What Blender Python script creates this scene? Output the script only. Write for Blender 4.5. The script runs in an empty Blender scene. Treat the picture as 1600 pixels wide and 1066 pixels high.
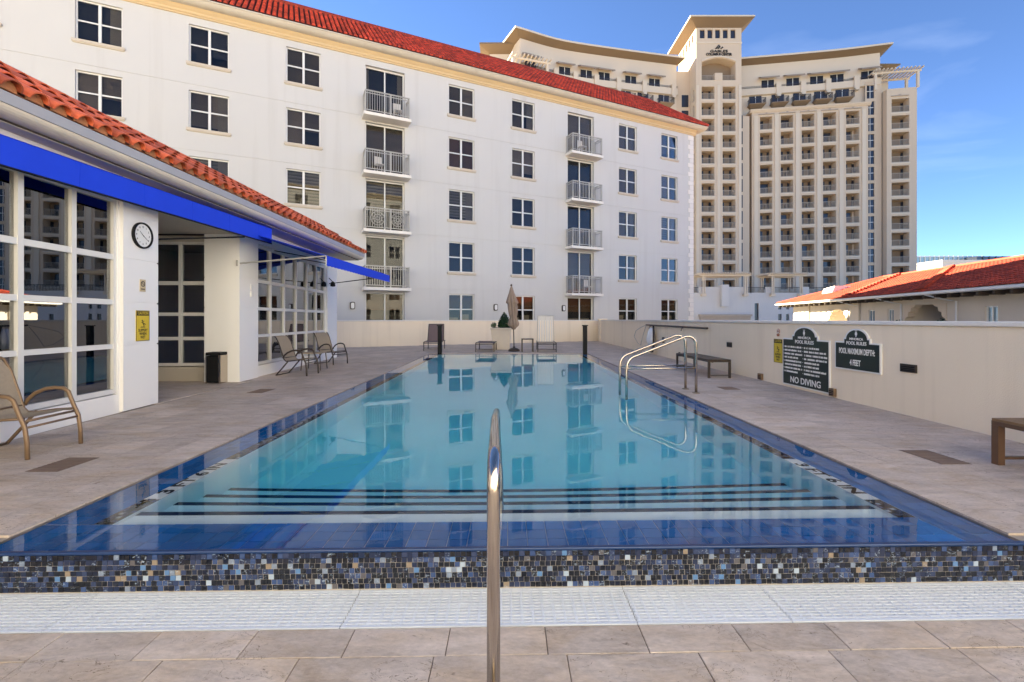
import bpy, math, random
from mathutils import Vector, Matrix
random.seed(7)
R = math.radians
sc = bpy.context.scene
C = sc.collection

# ------------------------------------------------------------------ camera, sky, sun, exposure
cam = bpy.data.objects.new("camera", bpy.data.cameras.new("camera"))
C.objects.link(cam)
cam.location = (0, 0, 1.3)
cam.rotation_euler = (R(90), 0, 0)
cam.data.sensor_width = 36
cam.data.lens = 715 * 36 / 1600
cam.data.shift_x = 0.00375
cam.data.shift_y = -0.02125
cam.data.clip_end = 3000
sc.camera = cam

SUN_AZ = (-0.78, 0.625)      # horizontal direction towards the sun
SUN_EL = 28.0
world = bpy.data.worlds.new("World")
sc.world = world
world.use_nodes = True
wn = world.node_tree.nodes
wl = world.node_tree.links
wn.clear()
sky = wn.new("ShaderNodeTexSky")
sky.sky_type = 'NISHITA'
sky.sun_disc = False
sky.sun_elevation = R(SUN_EL)
sky.sun_rotation = math.atan2(SUN_AZ[0], SUN_AZ[1])
sky.altitude = 0
sky.air_density = 0.5
sky.dust_density = 0.0
sky.ozone_density = 5.0
bg = wn.new("ShaderNodeBackground")
bg.inputs["Strength"].default_value = 0.05
wo = wn.new("ShaderNodeOutputWorld")
# thin cirrus wisps
wt = wn.new("ShaderNodeTexCoord")
wm_ = wn.new("ShaderNodeMapping")
wm_.inputs["Scale"].default_value = (1.2, 1.2, 5.0)
wm_.inputs["Rotation"].default_value = (.25, .1, .6)
wz = wn.new("ShaderNodeTexNoise")
wz.inputs["Scale"].default_value = 2.2
wz.inputs["Detail"].default_value = 7
wz.inputs["Distortion"].default_value = .8
wr = wn.new("ShaderNodeMapRange")
wr.inputs["From Min"].default_value = .54
wr.inputs["From Max"].default_value = .82
wr.inputs["To Max"].default_value = .12
wx = wn.new("ShaderNodeMix")
wx.data_type = 'RGBA'
wx.inputs[7].default_value = (5.0, 5.6, 6.4, 1)
wl.new(wt.outputs["Generated"], wm_.inputs["Vector"])
wl.new(wm_.outputs[0], wz.inputs["Vector"])
wl.new(wz.outputs["Fac"], wr.inputs["Value"])
wl.new(wr.outputs[0], wx.inputs[0])
wl.new(sky.outputs[0], wx.inputs[6])
wl.new(wx.outputs[2], bg.inputs["Color"])
wl.new(bg.outputs[0], wo.inputs["Surface"])

sl = bpy.data.lights.new("sun", 'SUN')
sl.energy = 5.0
sl.angle = R(0.5)
sl.color = (1.0, 0.90, 0.66)
so = bpy.data.objects.new("sun", sl)
C.objects.link(so)
ce = math.cos(R(SUN_EL))
sd = Vector((SUN_AZ[0] * ce, SUN_AZ[1] * ce, math.sin(R(SUN_EL)))).normalized()
so.rotation_euler = sd.to_track_quat('Z', 'Y').to_euler()
so.location = (-30, 50, 60)

vs = sc.view_settings
vs.view_transform = 'Standard'
vs.look = 'None'
vs.exposure = 2.9
vs.gamma = 1.0
vs.use_curve_mapping = False
sc.cycles.use_denoising = True
sc.cycles.max_bounces = 12
sc.cycles.transmission_bounces = 10
sc.cycles.transparent_max_bounces = 16
sc.cycles.diffuse_bounces = 5
sc.cycles.glossy_bounces = 5
sc.cycles.caustics_reflective = False
sc.cycles.caustics_refractive = True
sc.cycles.sample_clamp_indirect = 6

# ------------------------------------------------------------------ materials
def newmat(name):
    m = bpy.data.materials.new(name)
    m.use_nodes = True
    nt = m.node_tree
    return m, nt, nt.nodes["Principled BSDF"]

def nd(nt, t, **kw):
    n = nt.nodes.new(t)
    for k, v in kw.items():
        if k in n.inputs:
            n.inputs[k].default_value = v
        else:
            setattr(n, k, v)
    return n

def math_n(nt, op, a, b=None, c=None):
    n = nt.nodes.new("ShaderNodeMath")
    n.operation = op
    for i, x in enumerate((a, b, c)):
        if x is None:
            continue
        if isinstance(x, (int, float)):
            n.inputs[i].default_value = x
        else:
            nt.links.new(x, n.inputs[i])
    return n.outputs[0]

def pos(nt, scale=(1, 1, 1)):
    g = nt.nodes.new("ShaderNodeNewGeometry")
    mp = nt.nodes.new("ShaderNodeMapping")
    mp.inputs["Scale"].default_value = scale
    nt.links.new(g.outputs["Position"], mp.inputs["Vector"])
    return mp.outputs[0]

def noise(nt, scale, detail=3, stretch=(1, 1, 1), rough=.55, dist=0):
    n = nd(nt, "ShaderNodeTexNoise", Scale=scale, Detail=detail, Roughness=rough, Distortion=dist)
    nt.links.new(pos(nt, stretch), n.inputs["Vector"])
    return n.outputs["Fac"]

def scaled(nt, col, fac):
    n = nt.nodes.new("ShaderNodeVectorMath")
    n.operation = 'SCALE'
    if isinstance(col, tuple):
        n.inputs[0].default_value = col[:3]
    else:
        nt.links.new(col, n.inputs[0])
    if isinstance(fac, (int, float)):
        n.inputs["Scale"].default_value = fac
    else:
        nt.links.new(fac, n.inputs["Scale"])
    return n.outputs[0]

def mixc(nt, fac, a, b):
    n = nt.nodes.new("ShaderNodeMix")
    n.data_type = 'RGBA'
    for sock, x in ((n.inputs[0], fac), (n.inputs[6], a), (n.inputs[7], b)):
        if isinstance(x, (int, float)):
            sock.default_value = x
        elif isinstance(x, tuple):
            sock.default_value = (x[0], x[1], x[2], 1)
        else:
            nt.links.new(x, sock)
    return n.outputs[2]

def ramp(nt, fac, stops, interp='LINEAR'):
    n = nt.nodes.new("ShaderNodeValToRGB")
    n.color_ramp.interpolation = interp
    e = n.color_ramp.elements
    while len(e) < len(stops):
        e.new(0.5)
    for el, (p, c) in zip(e, stops):
        el.position = p
        el.color = (c[0], c[1], c[2], 1)
    nt.links.new(fac, n.inputs[0])
    return n.outputs[0]

def piece_random(nt):
    a = nt.nodes.new("ShaderNodeObjectInfo").outputs["Random"]
    b = nt.nodes.new("ShaderNodeNewGeometry").outputs["Random Per Island"]
    return math_n(nt, 'FRACT', math_n(nt, 'ADD', a, math_n(nt, 'MULTIPLY', b, 7.31)))

def bump(nt, bsdf, h, strength, dist=.02):
    b = nd(nt, "ShaderNodeBump", Strength=strength, Distance=dist)
    nt.links.new(h, b.inputs["Height"])
    nt.links.new(b.outputs[0], bsdf.inputs["Normal"])

def mat(name, col, rough=.6, var=.12, vs_=1.5, bmp=0.0, bs=60, metal=0, spec=.5, rnd=0.0, streak=0.0):
    m, nt, b = newmat(name)
    f = noise(nt, vs_, 4)
    k = math_n(nt, 'MULTIPLY_ADD', f, 2 * var, 1 - var)
    if rnd:
        k = math_n(nt, 'MULTIPLY', k, math_n(nt, 'MULTIPLY_ADD', piece_random(nt), 2 * rnd, 1 - rnd))
    c = scaled(nt, col, k)
    if streak:
        s = noise(nt, 1.0, 5, (2.6, 2.6, .12))
        s = math_n(nt, 'MULTIPLY', math_n(nt, 'SUBTRACT', s, .52), 3.0)
        n = nt.nodes.new("ShaderNodeClamp")
        nt.links.new(s, n.inputs[0])
        c = mixc(nt, math_n(nt, 'MULTIPLY', n.outputs[0], streak), c, (col[0] * .55, col[1] * .5, col[2] * .45))
    nt.links.new(c, b.inputs["Base Color"])
    b.inputs["Roughness"].default_value = rough
    b.inputs["Metallic"].default_value = metal
    b.inputs["Specular IOR Level"].default_value = spec
    if bmp:
        bump(nt, b, noise(nt, bs, 4), bmp)
    return m

def make_travertine(name, col, dark, wear=1.0):
    m, nt, b = newmat(name)
    r = piece_random(nt)
    big = noise(nt, .8, 4)
    vein = noise(nt, 2.6, 8, (1.0, 3.2, 1.0), .68, .9)
    fine = noise(nt, 30, 4, (1, 1.8, 1), .7)
    k = math_n(nt, 'MULTIPLY_ADD', r, .20, .78)
    k = math_n(nt, 'ADD', k, math_n(nt, 'MULTIPLY_ADD', big, .5, -.23))
    k = math_n(nt, 'ADD', k, math_n(nt, 'MULTIPLY_ADD', vein, .95, -.46))
    k = math_n(nt, 'ADD', k, math_n(nt, 'MULTIPLY_ADD', fine, .6, -.3))
    warm = ramp(nt, noise(nt, 1.7, 6, (1, 2.0, 1), .65, .7), [(0, (0, 0, 0)), (.44, (0, 0, 0)), (.66, (1, 1, 1)), (1, (1, 1, 1))])
    c = mixc(nt, math_n(nt, 'MULTIPLY', warm, .5), scaled(nt, col, k), scaled(nt, (col[0] * .86, col[1] * .73, col[2] * .52), k))
    pit = noise(nt, 20, 6, (1, 1.9, 1), .75, .5)
    pm = ramp(nt, pit, [(.0, (1, 1, 1)), (.345, (1, 1, 1)), (.385, (0, 0, 0)), (1, (0, 0, 0))])
    cl = ramp(nt, noise(nt, 2.2, 3), [(0, (0, 0, 0)), (.42, (0, 0, 0)), (.56, (1, 1, 1)), (1, (1, 1, 1))])
    pm = math_n(nt, 'MULTIPLY', pm, cl)
    crk = noise(nt, 3.4, 7, (1, 1.5, 1), .6, 1.4)
    ck_ = math_n(nt, 'LESS_THAN', math_n(nt, 'ABSOLUTE', math_n(nt, 'SUBTRACT', crk, .5)), .0035)
    ck_ = math_n(nt, 'MULTIPLY', ck_, math_n(nt, 'GREATER_THAN', noise(nt, 1.3, 2), .53))
    hole = math_n(nt, 'MAXIMUM', pm, math_n(nt, 'MULTIPLY', ck_, .8))
    c = mixc(nt, math_n(nt, 'MULTIPLY', hole, .8 * wear), c, dark)
    nt.links.new(c, b.inputs["Base Color"])
    b.inputs["Roughness"].default_value = .62
    b.inputs["Specular IOR Level"].default_value = .35
    h = math_n(nt, 'SUBTRACT', math_n(nt, 'MULTIPLY_ADD', vein, .8, math_n(nt, 'MULTIPLY', fine, .5)), hole)
    bump(nt, b, h, .5, .008)
    return m

def make_mosaic():
    m, nt, b = newmat("glass mosaic")
    r = piece_random(nt)
    c = ramp(nt, r, [(0, (.004, .005, .009)), (.30, (.006, .009, .024)), (.48, (.012, .020, .055)), (.64, (.028, .042, .10)),
                     (.76, (.035, .065, .17)), (.83, (.008, .009, .014)), (.90, (.09, .085, .095)), (.925, (.17, .21, .29)),
                     (.95, (.09, .19, .38)), (.97, (.33, .40, .50)), (.985, (.24, .19, .14)), (1, (.42, .46, .52))], 'CONSTANT')
    sw = noise(nt, 28, 4, (1, 1, 1.7), .6, 2.2)
    w = ramp(nt, sw, [(0, (0, 0, 0)), (.56, (0, 0, 0)), (.66, (1, 1, 1)), (1, (1, 1, 1))])
    on = math_n(nt, 'GREATER_THAN', math_n(nt, 'FRACT', math_n(nt, 'MULTIPLY', r, 13.7)), .62)
    c = mixc(nt, math_n(nt, 'MULTIPLY', math_n(nt, 'MULTIPLY', w, on), .7), c, (.34, .42, .54))
    nt.links.new(c, b.inputs["Base Color"])
    b.inputs["Roughness"].default_value = .16
    b.inputs["Specular IOR Level"].default_value = .7
    return m

def make_water():
    m, nt, b = newmat("pool water")
    nt.nodes.remove(b)
    g = nd(nt, "ShaderNodeBsdfGlass", Roughness=0.0, IOR=1.333)
    g.inputs["Color"].default_value = (1, 1, 1, 1)
    a = noise(nt, .9, 2, (1, .8, 1), .5, .3)
    d = noise(nt, 6.0, 2, (1.0, 1.0, 1), .5, .3)
    h = math_n(nt, 'ADD', a, math_n(nt, 'MULTIPLY', d, .11))
    bm = nd(nt, "ShaderNodeBump", Strength=.20, Distance=.012)
    nt.links.new(h, bm.inputs["Height"])
    nt.links.new(bm.outputs[0], g.inputs["Normal"])
    v = nt.nodes.new("ShaderNodeVolumeAbsorption")
    v.inputs["Color"].default_value = WATER_COL
    v.inputs["Density"].default_value = WATER_DEN
    o = nt.nodes["Material Output"]
    nt.links.new(g.outputs[0], o.inputs["Surface"])
    nt.links.new(v.outputs[0], o.inputs["Volume"])
    return m
WATER_COL = (0.0, 0.895, 0.988, 1)
WATER_DEN = 0.62

def make_glass(name, tint, base, rough=.01, wave=.0, ior=1.52):
    m, nt, b = newmat(name)
    nt.nodes.remove(b)
    t = nt.nodes.new("ShaderNodeBsdfTransparent")
    t.inputs[0].default_value = (*tint, 1)
    g = nd(nt, "ShaderNodeBsdfGlossy", Roughness=rough)
    g.inputs["Color"].default_value = (.95, .97, 1, 1)
    f = nd(nt, "ShaderNodeFresnel", IOR=ior)
    k = math_n(nt, 'MINIMUM', math_n(nt, 'ADD', f.outputs[0], base), 1.0)
    if wave:
        bm = nd(nt, "ShaderNodeBump", Strength=wave, Distance=.02)
        nt.links.new(noise(nt, 1.6, 2), bm.inputs["Height"])
        nt.links.new(bm.outputs[0], g.inputs["Normal"])
    mx = nt.nodes.new("ShaderNodeMixShader")
    nt.links.new(k, mx.inputs[0])
    nt.links.new(t.outputs[0], mx.inputs[1])
    nt.links.new(g.outputs[0], mx.inputs[2])
    nt.links.new(mx.outputs[0], nt.nodes["Material Output"].inputs["Surface"])
    return m

def make_blind(name, col, pitch, depth=.5):
    m, nt, b = newmat(name)
    g = nt.nodes.new("ShaderNodeNewGeometry")
    sp = nt.nodes.new("ShaderNodeSeparateXYZ")
    nt.links.new(g.outputs["Position"], sp.inputs[0])
    fr = math_n(nt, 'FRACT', math_n(nt, 'DIVIDE', sp.outputs[2], pitch))
    k = math_n(nt, 'MULTIPLY_ADD', fr, depth, 1 - depth)
    k = math_n(nt, 'MULTIPLY', k, math_n(nt, 'MULTIPLY_ADD', piece_random(nt), .7, .55))
    nt.links.new(scaled(nt, col, k), b.inputs["Base Color"])
    b.inputs["Roughness"].default_value = .7
    return m

def make_tile(name, col, rough=.42):
    m, nt, b = newmat(name)
    r = piece_random(nt)
    k = math_n(nt, 'MULTIPLY_ADD', r, .75, .62)
    k = math_n(nt, 'MULTIPLY', k, math_n(nt, 'MULTIPLY_ADD', noise(nt, 9, 5), 1.0, .5))
    c = mixc(nt, noise(nt, .9, 3), scaled(nt, col, k), scaled(nt, (col[0] * .82, col[1] * .7, col[2] * .7), k))
    nt.links.new(c, b.inputs["Base Color"])
    b.inputs["Roughness"].default_value = rough
    bump(nt, b, noise(nt, 60, 3), .15, .01)
    return m

def make_ledge_tile():
    m, nt, b = newmat("blue ledge tile")
    r = piece_random(nt)
    k = math_n(nt, 'MULTIPLY_ADD', r, .35, .8)
    nt.links.new(scaled(nt, (.014, .155, .47), k), b.inputs["Base Color"])
    b.inputs["Roughness"].default_value = .25
    return m

def make_leaf(name, col):
    m, nt, b = newmat(name)
    k = math_n(nt, 'MULTIPLY_ADD', piece_random(nt), .9, .5)
    nt.links.new(scaled(nt, col, k), b.inputs["Base Color"])
    b.inputs["Roughness"].default_value = .5
    return m

MAT = {}
MAT['facade'] = mat("white stucco", (.575, .565, .55), .85, .03, .35, .12, 90, streak=.20)
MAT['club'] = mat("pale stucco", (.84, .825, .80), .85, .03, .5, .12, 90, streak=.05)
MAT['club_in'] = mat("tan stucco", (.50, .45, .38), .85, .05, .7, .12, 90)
MAT['parapet'] = mat("cream stucco", (.87, .745, .575), .88, .09, .5, .25, 70, streak=.38)
MAT['cap'] = mat("painted cap", (.78, .74, .68), .7, .08, 1.0, .1, 60, streak=.2)
MAT['trimy'] = mat("ochre cornice", (.62, .46, .26), .8, .08, .8, .05, 60)
MAT['gutter'] = mat("stone gutter", (.62, .56, .47), .75, .08, .6, .05, 60, streak=.3)
MAT['sill'] = mat("beige sill", (.56, .49, .40), .8, .08, 2.0)
MAT['frame'] = mat("white frame", (.72, .71, .68), .4, .03, 2.0)
MAT['rail'] = mat("cream railing paint", (.42, .405, .375), .45, .05, 3.0)
MAT['dark_in'] = mat("dark interior", (.05, .042, .036), .9, .3, .8)
MAT['room'] = mat("room wall", (.22, .15, .09), .9, .2, .5)
MAT['glass'] = make_glass("window glass", (.72, .72, .70), .0, .0, .03, 1.33)
MAT['glassc'] = make_glass("tinted glass", (.42, .40, .37), .20, .0, .015)
MAT['blind_grey'] = make_blind("grey roller shade", (.26, .205, .165), .9, .1)
MAT['blind_slat'] = make_blind("slat blind", (.42, .37, .30), .16, .75)
MAT['blind_wood'] = make_blind("wooden blind", (.30, .15, .07), .07, .5)
MAT['blind_navy'] = make_blind("dark shade", (.05, .05, .07), .9, .1)
MAT['curtain'] = mat("curtain", (.30, .26, .22), .9, .1, 6)
MAT['sofa'] = mat("pale sofa cloth", (.55, .46, .32), .9, .1, 5)
MAT['tile'] = make_tile("red roof tile", (.52, .06, .028), .75)
MAT['tilec'] = make_tile("terracotta barrel tile", (.58, .13, .05), .6)
MAT['tilev'] = make_tile("orange clay tile", (.40, .05, .018), .85)
MAT['roofbed'] = mat("roof mortar bed", (.40, .17, .075), .9, .25, 6, .3, 60)
MAT['roofdark'] = mat("tile underlay", (.14, .03, .018), .9, .2, 4)
MAT['flash'] = mat("grey flashing", (.36, .37, .42), .45, .1, 1.5)
MAT['flatroof'] = mat("flat roof", (.42, .40, .37), .9, .1, 1)
MAT['blue'] = mat("blue canvas", (.002, .045, .66), .8, .08, 2.5, .12, 220)
MAT['black'] = mat("black metal", (.010, .010, .011), .6, .1, 4, spec=.2)
MAT['steel'] = mat("polished steel", (.54, .48, .42), .14, .04, 3, metal=1)  # warm tint painted in for brown reflections on the handrail
MAT['brass'] = mat("tarnished base plate", (.30, .24, .17), .35, .1, 8, metal=1)
MAT['trav'] = make_travertine("travertine pavers", (.56, .475, .42), (.12, .085, .06))
MAT['travn'] = make_travertine("travertine coping", (.60, .51, .445), (.10, .07, .045))
MAT['joint'] = mat("paver joint", (.16, .125, .095), .95, .3, 12)
MAT['mosaic'] = make_mosaic()
MAT['grout'] = mat("mosaic grout", (.34, .31, .28), .9, .2, 12)
MAT['plaster'] = mat("pool plaster", (.93, .95, .95), .8, .04, 1.2)
MAT['ledge'] = make_ledge_tile()
MAT['ledgeg'] = mat("ledge grout", (.45, .56, .68), .8, .1, 12)
MAT['nosing'] = mat("navy step nosing", (.010, .022, .06), .4, .1, 8)
MAT['grate'] = mat("white plastic grate", (.70, .745, .83), .5, .05, 5, rnd=.04)
MAT['gratebed'] = mat("grate channel", (.05, .05, .058), .8, .1, 5)
MAT['water'] = make_water()
MAT['bronze'] = mat("bronze aluminium", (.21, .135, .08), .42, .1, 6, metal=.25)
MAT['bronzed'] = mat("dark bronze aluminium", (.05, .036, .028), .4, .1, 6, metal=.3)
MAT['sling'] = mat("tan woven sling", (.33, .27, .20), .85, .16, 40, .35, 500)
MAT['mauve'] = mat("mauve woven sling", (.16, .115, .115), .85, .10, 30, .3, 400)
MAT['strap'] = mat("vinyl strap", (.60, .57, .54), .5, .06, 6)
MAT['canvas'] = mat("taupe umbrella canvas", (.27, .205, .165), .9, .15, 5, .2, 200)
MAT['planter'] = mat("cast stone planter", (.60, .53, .45), .85, .08, 3, .15, 60)
MAT['leaf'] = make_leaf("dark green foliage", (.022, .055, .018))
MAT['leaf2'] = make_leaf("small plant foliage", (.05, .09, .03))
MAT['soil'] = mat("soil", (.06, .04, .03), .95, .3, 20)
MAT['signg'] = mat("dark green sign face", (.010, .022, .018), .35, .1, 3)
MAT['signw'] = mat("sign white paint", (.80, .79, .76), .5, .04, 3)
MAT['yellow'] = mat("yellow sign face", (.66, .48, .035), .5, .06, 4)
MAT['beige'] = mat("beige plaque", (.55, .45, .28), .6, .1, 8)
MAT['rust'] = mat("rusty red plaque", (.40, .14, .06), .7, .2, 20)
MAT['clockw'] = mat("clock face white", (.78, .78, .76), .4, .02, 4)
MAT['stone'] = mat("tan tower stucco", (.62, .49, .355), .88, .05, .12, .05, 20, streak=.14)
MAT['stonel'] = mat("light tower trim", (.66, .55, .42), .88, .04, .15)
MAT['stone_shaded'] = mat("tower stucco with painted recess shade", (.27, .19, .12), .9, .06, .2)  # recess shade painted in as a darker copy of the tower stucco
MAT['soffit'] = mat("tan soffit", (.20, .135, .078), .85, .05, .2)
MAT['twin'] = make_glass("tower window glass", (.3, .32, .33), .10, .0)
MAT['awntan'] = mat("taupe awning cloth", (.28, .225, .18), .9, .1, 1)
MAT['podium'] = mat("podium white stucco", (.58, .555, .54), .88, .04, .2, streak=.12)
MAT['lintel'] = mat("lintel stone", (.42, .345, .28), .9, .12, 1)
MAT['villa'] = mat("villa cream stucco", (.66, .58, .48), .88, .06, .3, .05, 40, streak=.2)
MAT['vgutter'] = mat("white gutter", (.74, .74, .75), .5, .04, 1)
MAT['beam_and_gap'] = mat("dark eave timber and painted gap shade", (.05, .035, .025), .8, .2, 2)
MAT['curtwall'] = mat("blue green curtain wall", (.20, .30, .36), .12, .1, .05, spec=.8)
MAT['curtdark'] = mat("dark curtain wall", (.03, .035, .05), .15, .1, .05)
MAT['mull'] = mat("pale mullion", (.50, .54, .55), .5, .05, .2)
MAT['ground'] = mat("pale paved ground", (.36, .32, .26), .9, .2, .05)  # colour lightened so sunlit ground bounces light onto shaded fronts
MAT['deckslab'] = mat("deck slab", (.30, .26, .22), .9, .1, .6)
MAT['drain'] = mat("drain grille", (.19, .135, .11), .6, .2, 10, metal=.2)
MAT['hose'] = mat("white net bag", (.72, .74, .78), .7, .1, 12)
MAT['tan_wood'] = mat("teak slat", (.20, .12, .06), .6, .2, 12)
MAT['lampglass'] = mat("frosted lamp glass", (.72, .72, .70), .3, .03, 4)
MAT['text_black'] = mat("black lettering", (.01, .01, .01), .6, .05, 4)
MAT['text_white'] = mat("white lettering", (.80, .80, .78), .6, .03, 4)
MAT['text_dark'] = mat("bronze lettering", (.03, .024, .018), .6, .05, 4)
MAT['rimtile'] = mat("navy rim tile", (.006, .03, .11), .3, .15, 9, rnd=.2)
MAT['railt'] = mat("tan tower railing", (.36, .30, .235), .6, .05, 1)
MAT['bench'] = mat("brown powder coat", (.11, .058, .032), .5, .15, 9)
MAT['decal'] = mat("depth marker tile", (.80, .83, .84), .4, .03, 4)

# ------------------------------------------------------------------ mesh helpers
class MB:
    def __init__(s):
        s.v, s.f, s.m = [], [], []
    def poly(s, pts, mi=0):
        n = len(s.v)
        s.v += [tuple(p) for p in pts]
        s.f.append(tuple(range(n, n + len(pts))))
        s.m.append(mi)
    def box(s, x0, x1, y0, y1, z0, z1, mi=0):
        n = len(s.v)
        s.v += [(x0, y0, z0), (x1, y0, z0), (x1, y1, z0), (x0, y1, z0), (x0, y0, z1), (x1, y0, z1), (x1, y1, z1), (x0, y1, z1)]
        for q in ((0, 3, 2, 1), (4, 5, 6, 7), (0, 1, 5, 4), (1, 2, 6, 5), (2, 3, 7, 6), (3, 0, 4, 7)):
            s.f.append(tuple(n + i for i in q))
            s.m.append(mi)
    def hexa(s, lo, hi, mi=0):          # lo, hi: four points each, counter-clockwise from above
        n = len(s.v)
        s.v += [tuple(p) for p in lo] + [tuple(p) for p in hi]
        for q in ((0, 3, 2, 1), (4, 5, 6, 7), (0, 1, 5, 4), (1, 2, 6, 5), (2, 3, 7, 6), (3, 0, 4, 7)):
            s.f.append(tuple(n + i for i in q))
            s.m.append(mi)
    def tube(s, pts, r, n=8, mi=0, flat=1.0):
        pts = [Vector(p) for p in pts]
        rings = []
        up = Vector((0, 0, 1))
        prev = None
        for i, p in enumerate(pts):
            a = pts[max(i - 1, 0)]
            b = pts[min(i + 1, len(pts) - 1)]
            t = (b - a).normalized()
            if prev is None:
                u = t.cross(up)
                if u.length < .05:
                    u = t.cross(Vector((0, 1, 0)))
                u.normalize()
            else:
                u = (prev - t * prev.dot(t)).normalized()
            prev = u
            w = t.cross(u)
            rr = r[i] if isinstance(r, (list, tuple)) else r
            base = len(s.v)
            for k in range(n):
                an = 2 * math.pi * k / n
                q = p + u * (math.cos(an) * rr * flat) + w * (math.sin(an) * rr)
                s.v.append(tuple(q))
            rings.append(base)
        for a, b in zip(rings, rings[1:]):
            for k in range(n):
                s.f.append((a + k, a + (k + 1) % n, b + (k + 1) % n, b + k))
                s.m.append(mi)
        s.f.append(tuple(rings[0] + k for k in reversed(range(n))))
        s.m.append(mi)
        s.f.append(tuple(rings[-1] + k for k in range(n)))
        s.m.append(mi)
    def lathe(s, prof, n=24, cx=0, cy=0, mi=0, fold=0, amp=0):
        base = len(s.v)
        for (r, z) in prof:
            for k in range(n):
                a = 2 * math.pi * k / n
                rr = r * (1 + amp * math.cos(fold * a + z * 1.3)) if fold else r
                s.v.append((cx + rr * math.cos(a), cy + rr * math.sin(a), z))
        for i in range(len(prof) - 1):
            for k in range(n):
                a, b = base + i * n, base + (i + 1) * n
                s.f.append((a + k, a + (k + 1) % n, b + (k + 1) % n, b + k))
                s.m.append(mi)
        s.f.append(tuple(base + k for k in reversed(range(n))))
        s.m.append(mi)
        s.f.append(tuple(base + (len(prof) - 1) * n + k for k in range(n)))
        s.m.append(mi)
    def extrude(s, prof, x0, x1, mi=0, closed=True):     # profile of (y, z) swept along x
        n = len(s.v)
        k = len(prof)
        s.v += [(x0, p[0], p[1]) for p in prof] + [(x1, p[0], p[1]) for p in prof]
        for i in range(k if closed else k - 1):
            j = (i + 1) % k
            s.f.append((n + i, n + k + i, n + k + j, n + j))
            s.m.append(mi)
        if closed:
            s.f.append(tuple(n + i for i in range(k)))
            s.m.append(mi)
            s.f.append(tuple(n + k + i for i in reversed(range(k))))
            s.m.append(mi)
    def slab(s, poly, y0, y1, mi=0):                       # polygon of (x, z) given thickness in y
        n = len(s.v)
        k = len(poly)
        s.v += [(p[0], y0, p[1]) for p in poly] + [(p[0], y1, p[1]) for p in poly]
        s.f.append(tuple(n + i for i in range(k)))
        s.m.append(mi)
        s.f.append(tuple(n + k + i for i in reversed(range(k))))
        s.m.append(mi)
        for i in range(k):
            j = (i + 1) % k
            s.f.append((n + i, n + k + i, n + k + j, n + j))
            s.m.append(mi)
    def wall(s, x0, x1, z0, z1, holes, y=0.0, mi=0):
        xs = sorted({x0, x1} | {h[0] for h in holes} | {h[1] for h in holes})
        zs = sorted({z0, z1} | {h[2] for h in holes} | {h[3] for h in holes})
        xs = [x for x in xs if x0 <= x <= x1]
        zs = [z for z in zs if z0 <= z <= z1]
        for i in range(len(xs) - 1):
            cx = (xs[i] + xs[i + 1]) / 2
            col = [h for h in holes if h[0] < cx < h[1]]
            j = 0
            while j < len(zs) - 1:
                cz = (zs[j] + zs[j + 1]) / 2
                if any(h[2] < cz < h[3] for h in col):
                    j += 1
                    continue
                e = j + 1
                while e < len(zs) - 1 and not any(h[2] < (zs[e] + zs[e + 1]) / 2 < h[3] for h in col):
                    e += 1
                s.poly([(xs[i], y, zs[j]), (xs[i + 1], y, zs[j]), (xs[i + 1], y, zs[e]), (xs[i], y, zs[e])], mi)
                j = e
        for h in holes:
            a, b, c, d, dep, back = h
            yb = y + dep
            s.poly([(a, y, c), (a, yb, c), (b, yb, c), (b, y, c)], mi)
            s.poly([(a, y, d), (b, y, d), (b, yb, d), (a, yb, d)], mi)
            s.poly([(a, y, c), (a, y, d), (a, yb, d), (a, yb, c)], mi)
            s.poly([(b, y, c), (b, yb, c), (b, yb, d), (b, y, d)], mi)
            if back is not None:
                s.poly([(a, yb, c), (b, yb, c), (b, yb, d), (a, yb, d)], back)
    def shear(s, k):
        s.v = [(x, y + k * x, z) for x, y, z in s.v]
        return s
    def mesh(s, name, mats, smooth=False):
        me = bpy.data.meshes.new(name)
        me.from_pydata(s.v, [], s.f)
        if not isinstance(mats, (list, tuple)):
            mats = [mats]
        for m in mats:
            me.materials.append(MAT[m])
        me.polygons.foreach_set("material_index", s.m)
        if smooth:
            me.polygons.foreach_set("use_smooth", [True] * len(s.f))
        me.update()
        return me
    def islands(s):
        par = list(range(len(s.v)))
        def find(a):
            while par[a] != a:
                par[a] = par[par[a]]
                a = par[a]
            return a
        for f_ in s.f:
            for a in f_[1:]:
                par[find(a)] = find(f_[0])
        grp = {}
        for f_, m_ in zip(s.f, s.m):
            grp.setdefault(find(f_[0]), []).append((f_, m_))
        out = []
        for fs in grp.values():
            mb = MB()
            idx = {}
            for f_, m_ in fs:
                for a in f_:
                    if a not in idx:
                        idx[a] = len(mb.v)
                        mb.v.append(s.v[a])
                mb.f.append(tuple(idx[a] for a in f_))
                mb.m.append(m_)
            out.append(mb)
        return out
    def pieces(s, name, mats, parent=None, loc=(0, 0, 0), rz=0.0, smooth=False):
        return [p.build(name, mats, parent, loc, rz, smooth) for p in s.islands()]
    def build(s, name, mats, parent=None, loc=(0, 0, 0), rz=0.0, smooth=False, label=None):
        return put(name, s.mesh(name, mats, smooth), parent, loc, (0, 0, rz), label=label)

def put(name, me, parent=None, loc=(0, 0, 0), rot=(0, 0, 0), scale=None, label=None):
    o = bpy.data.objects.new(name, me)
    C.objects.link(o)
    o.parent = parent
    o.location = loc
    o.rotation_euler = rot
    if scale:
        o.scale = scale
    if label:
        o["label"] = label
    return o

def bevel(o, w=.006, seg=2):
    b = o.modifiers.new("bevel", 'BEVEL')
    b.width = w
    b.segments = seg
    b.limit_method = 'ANGLE'
    return o

def tag(o, label, cat, group=None):
    o["label"] = label
    o["category"] = cat
    if group:
        o["group"] = group
    return o

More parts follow.
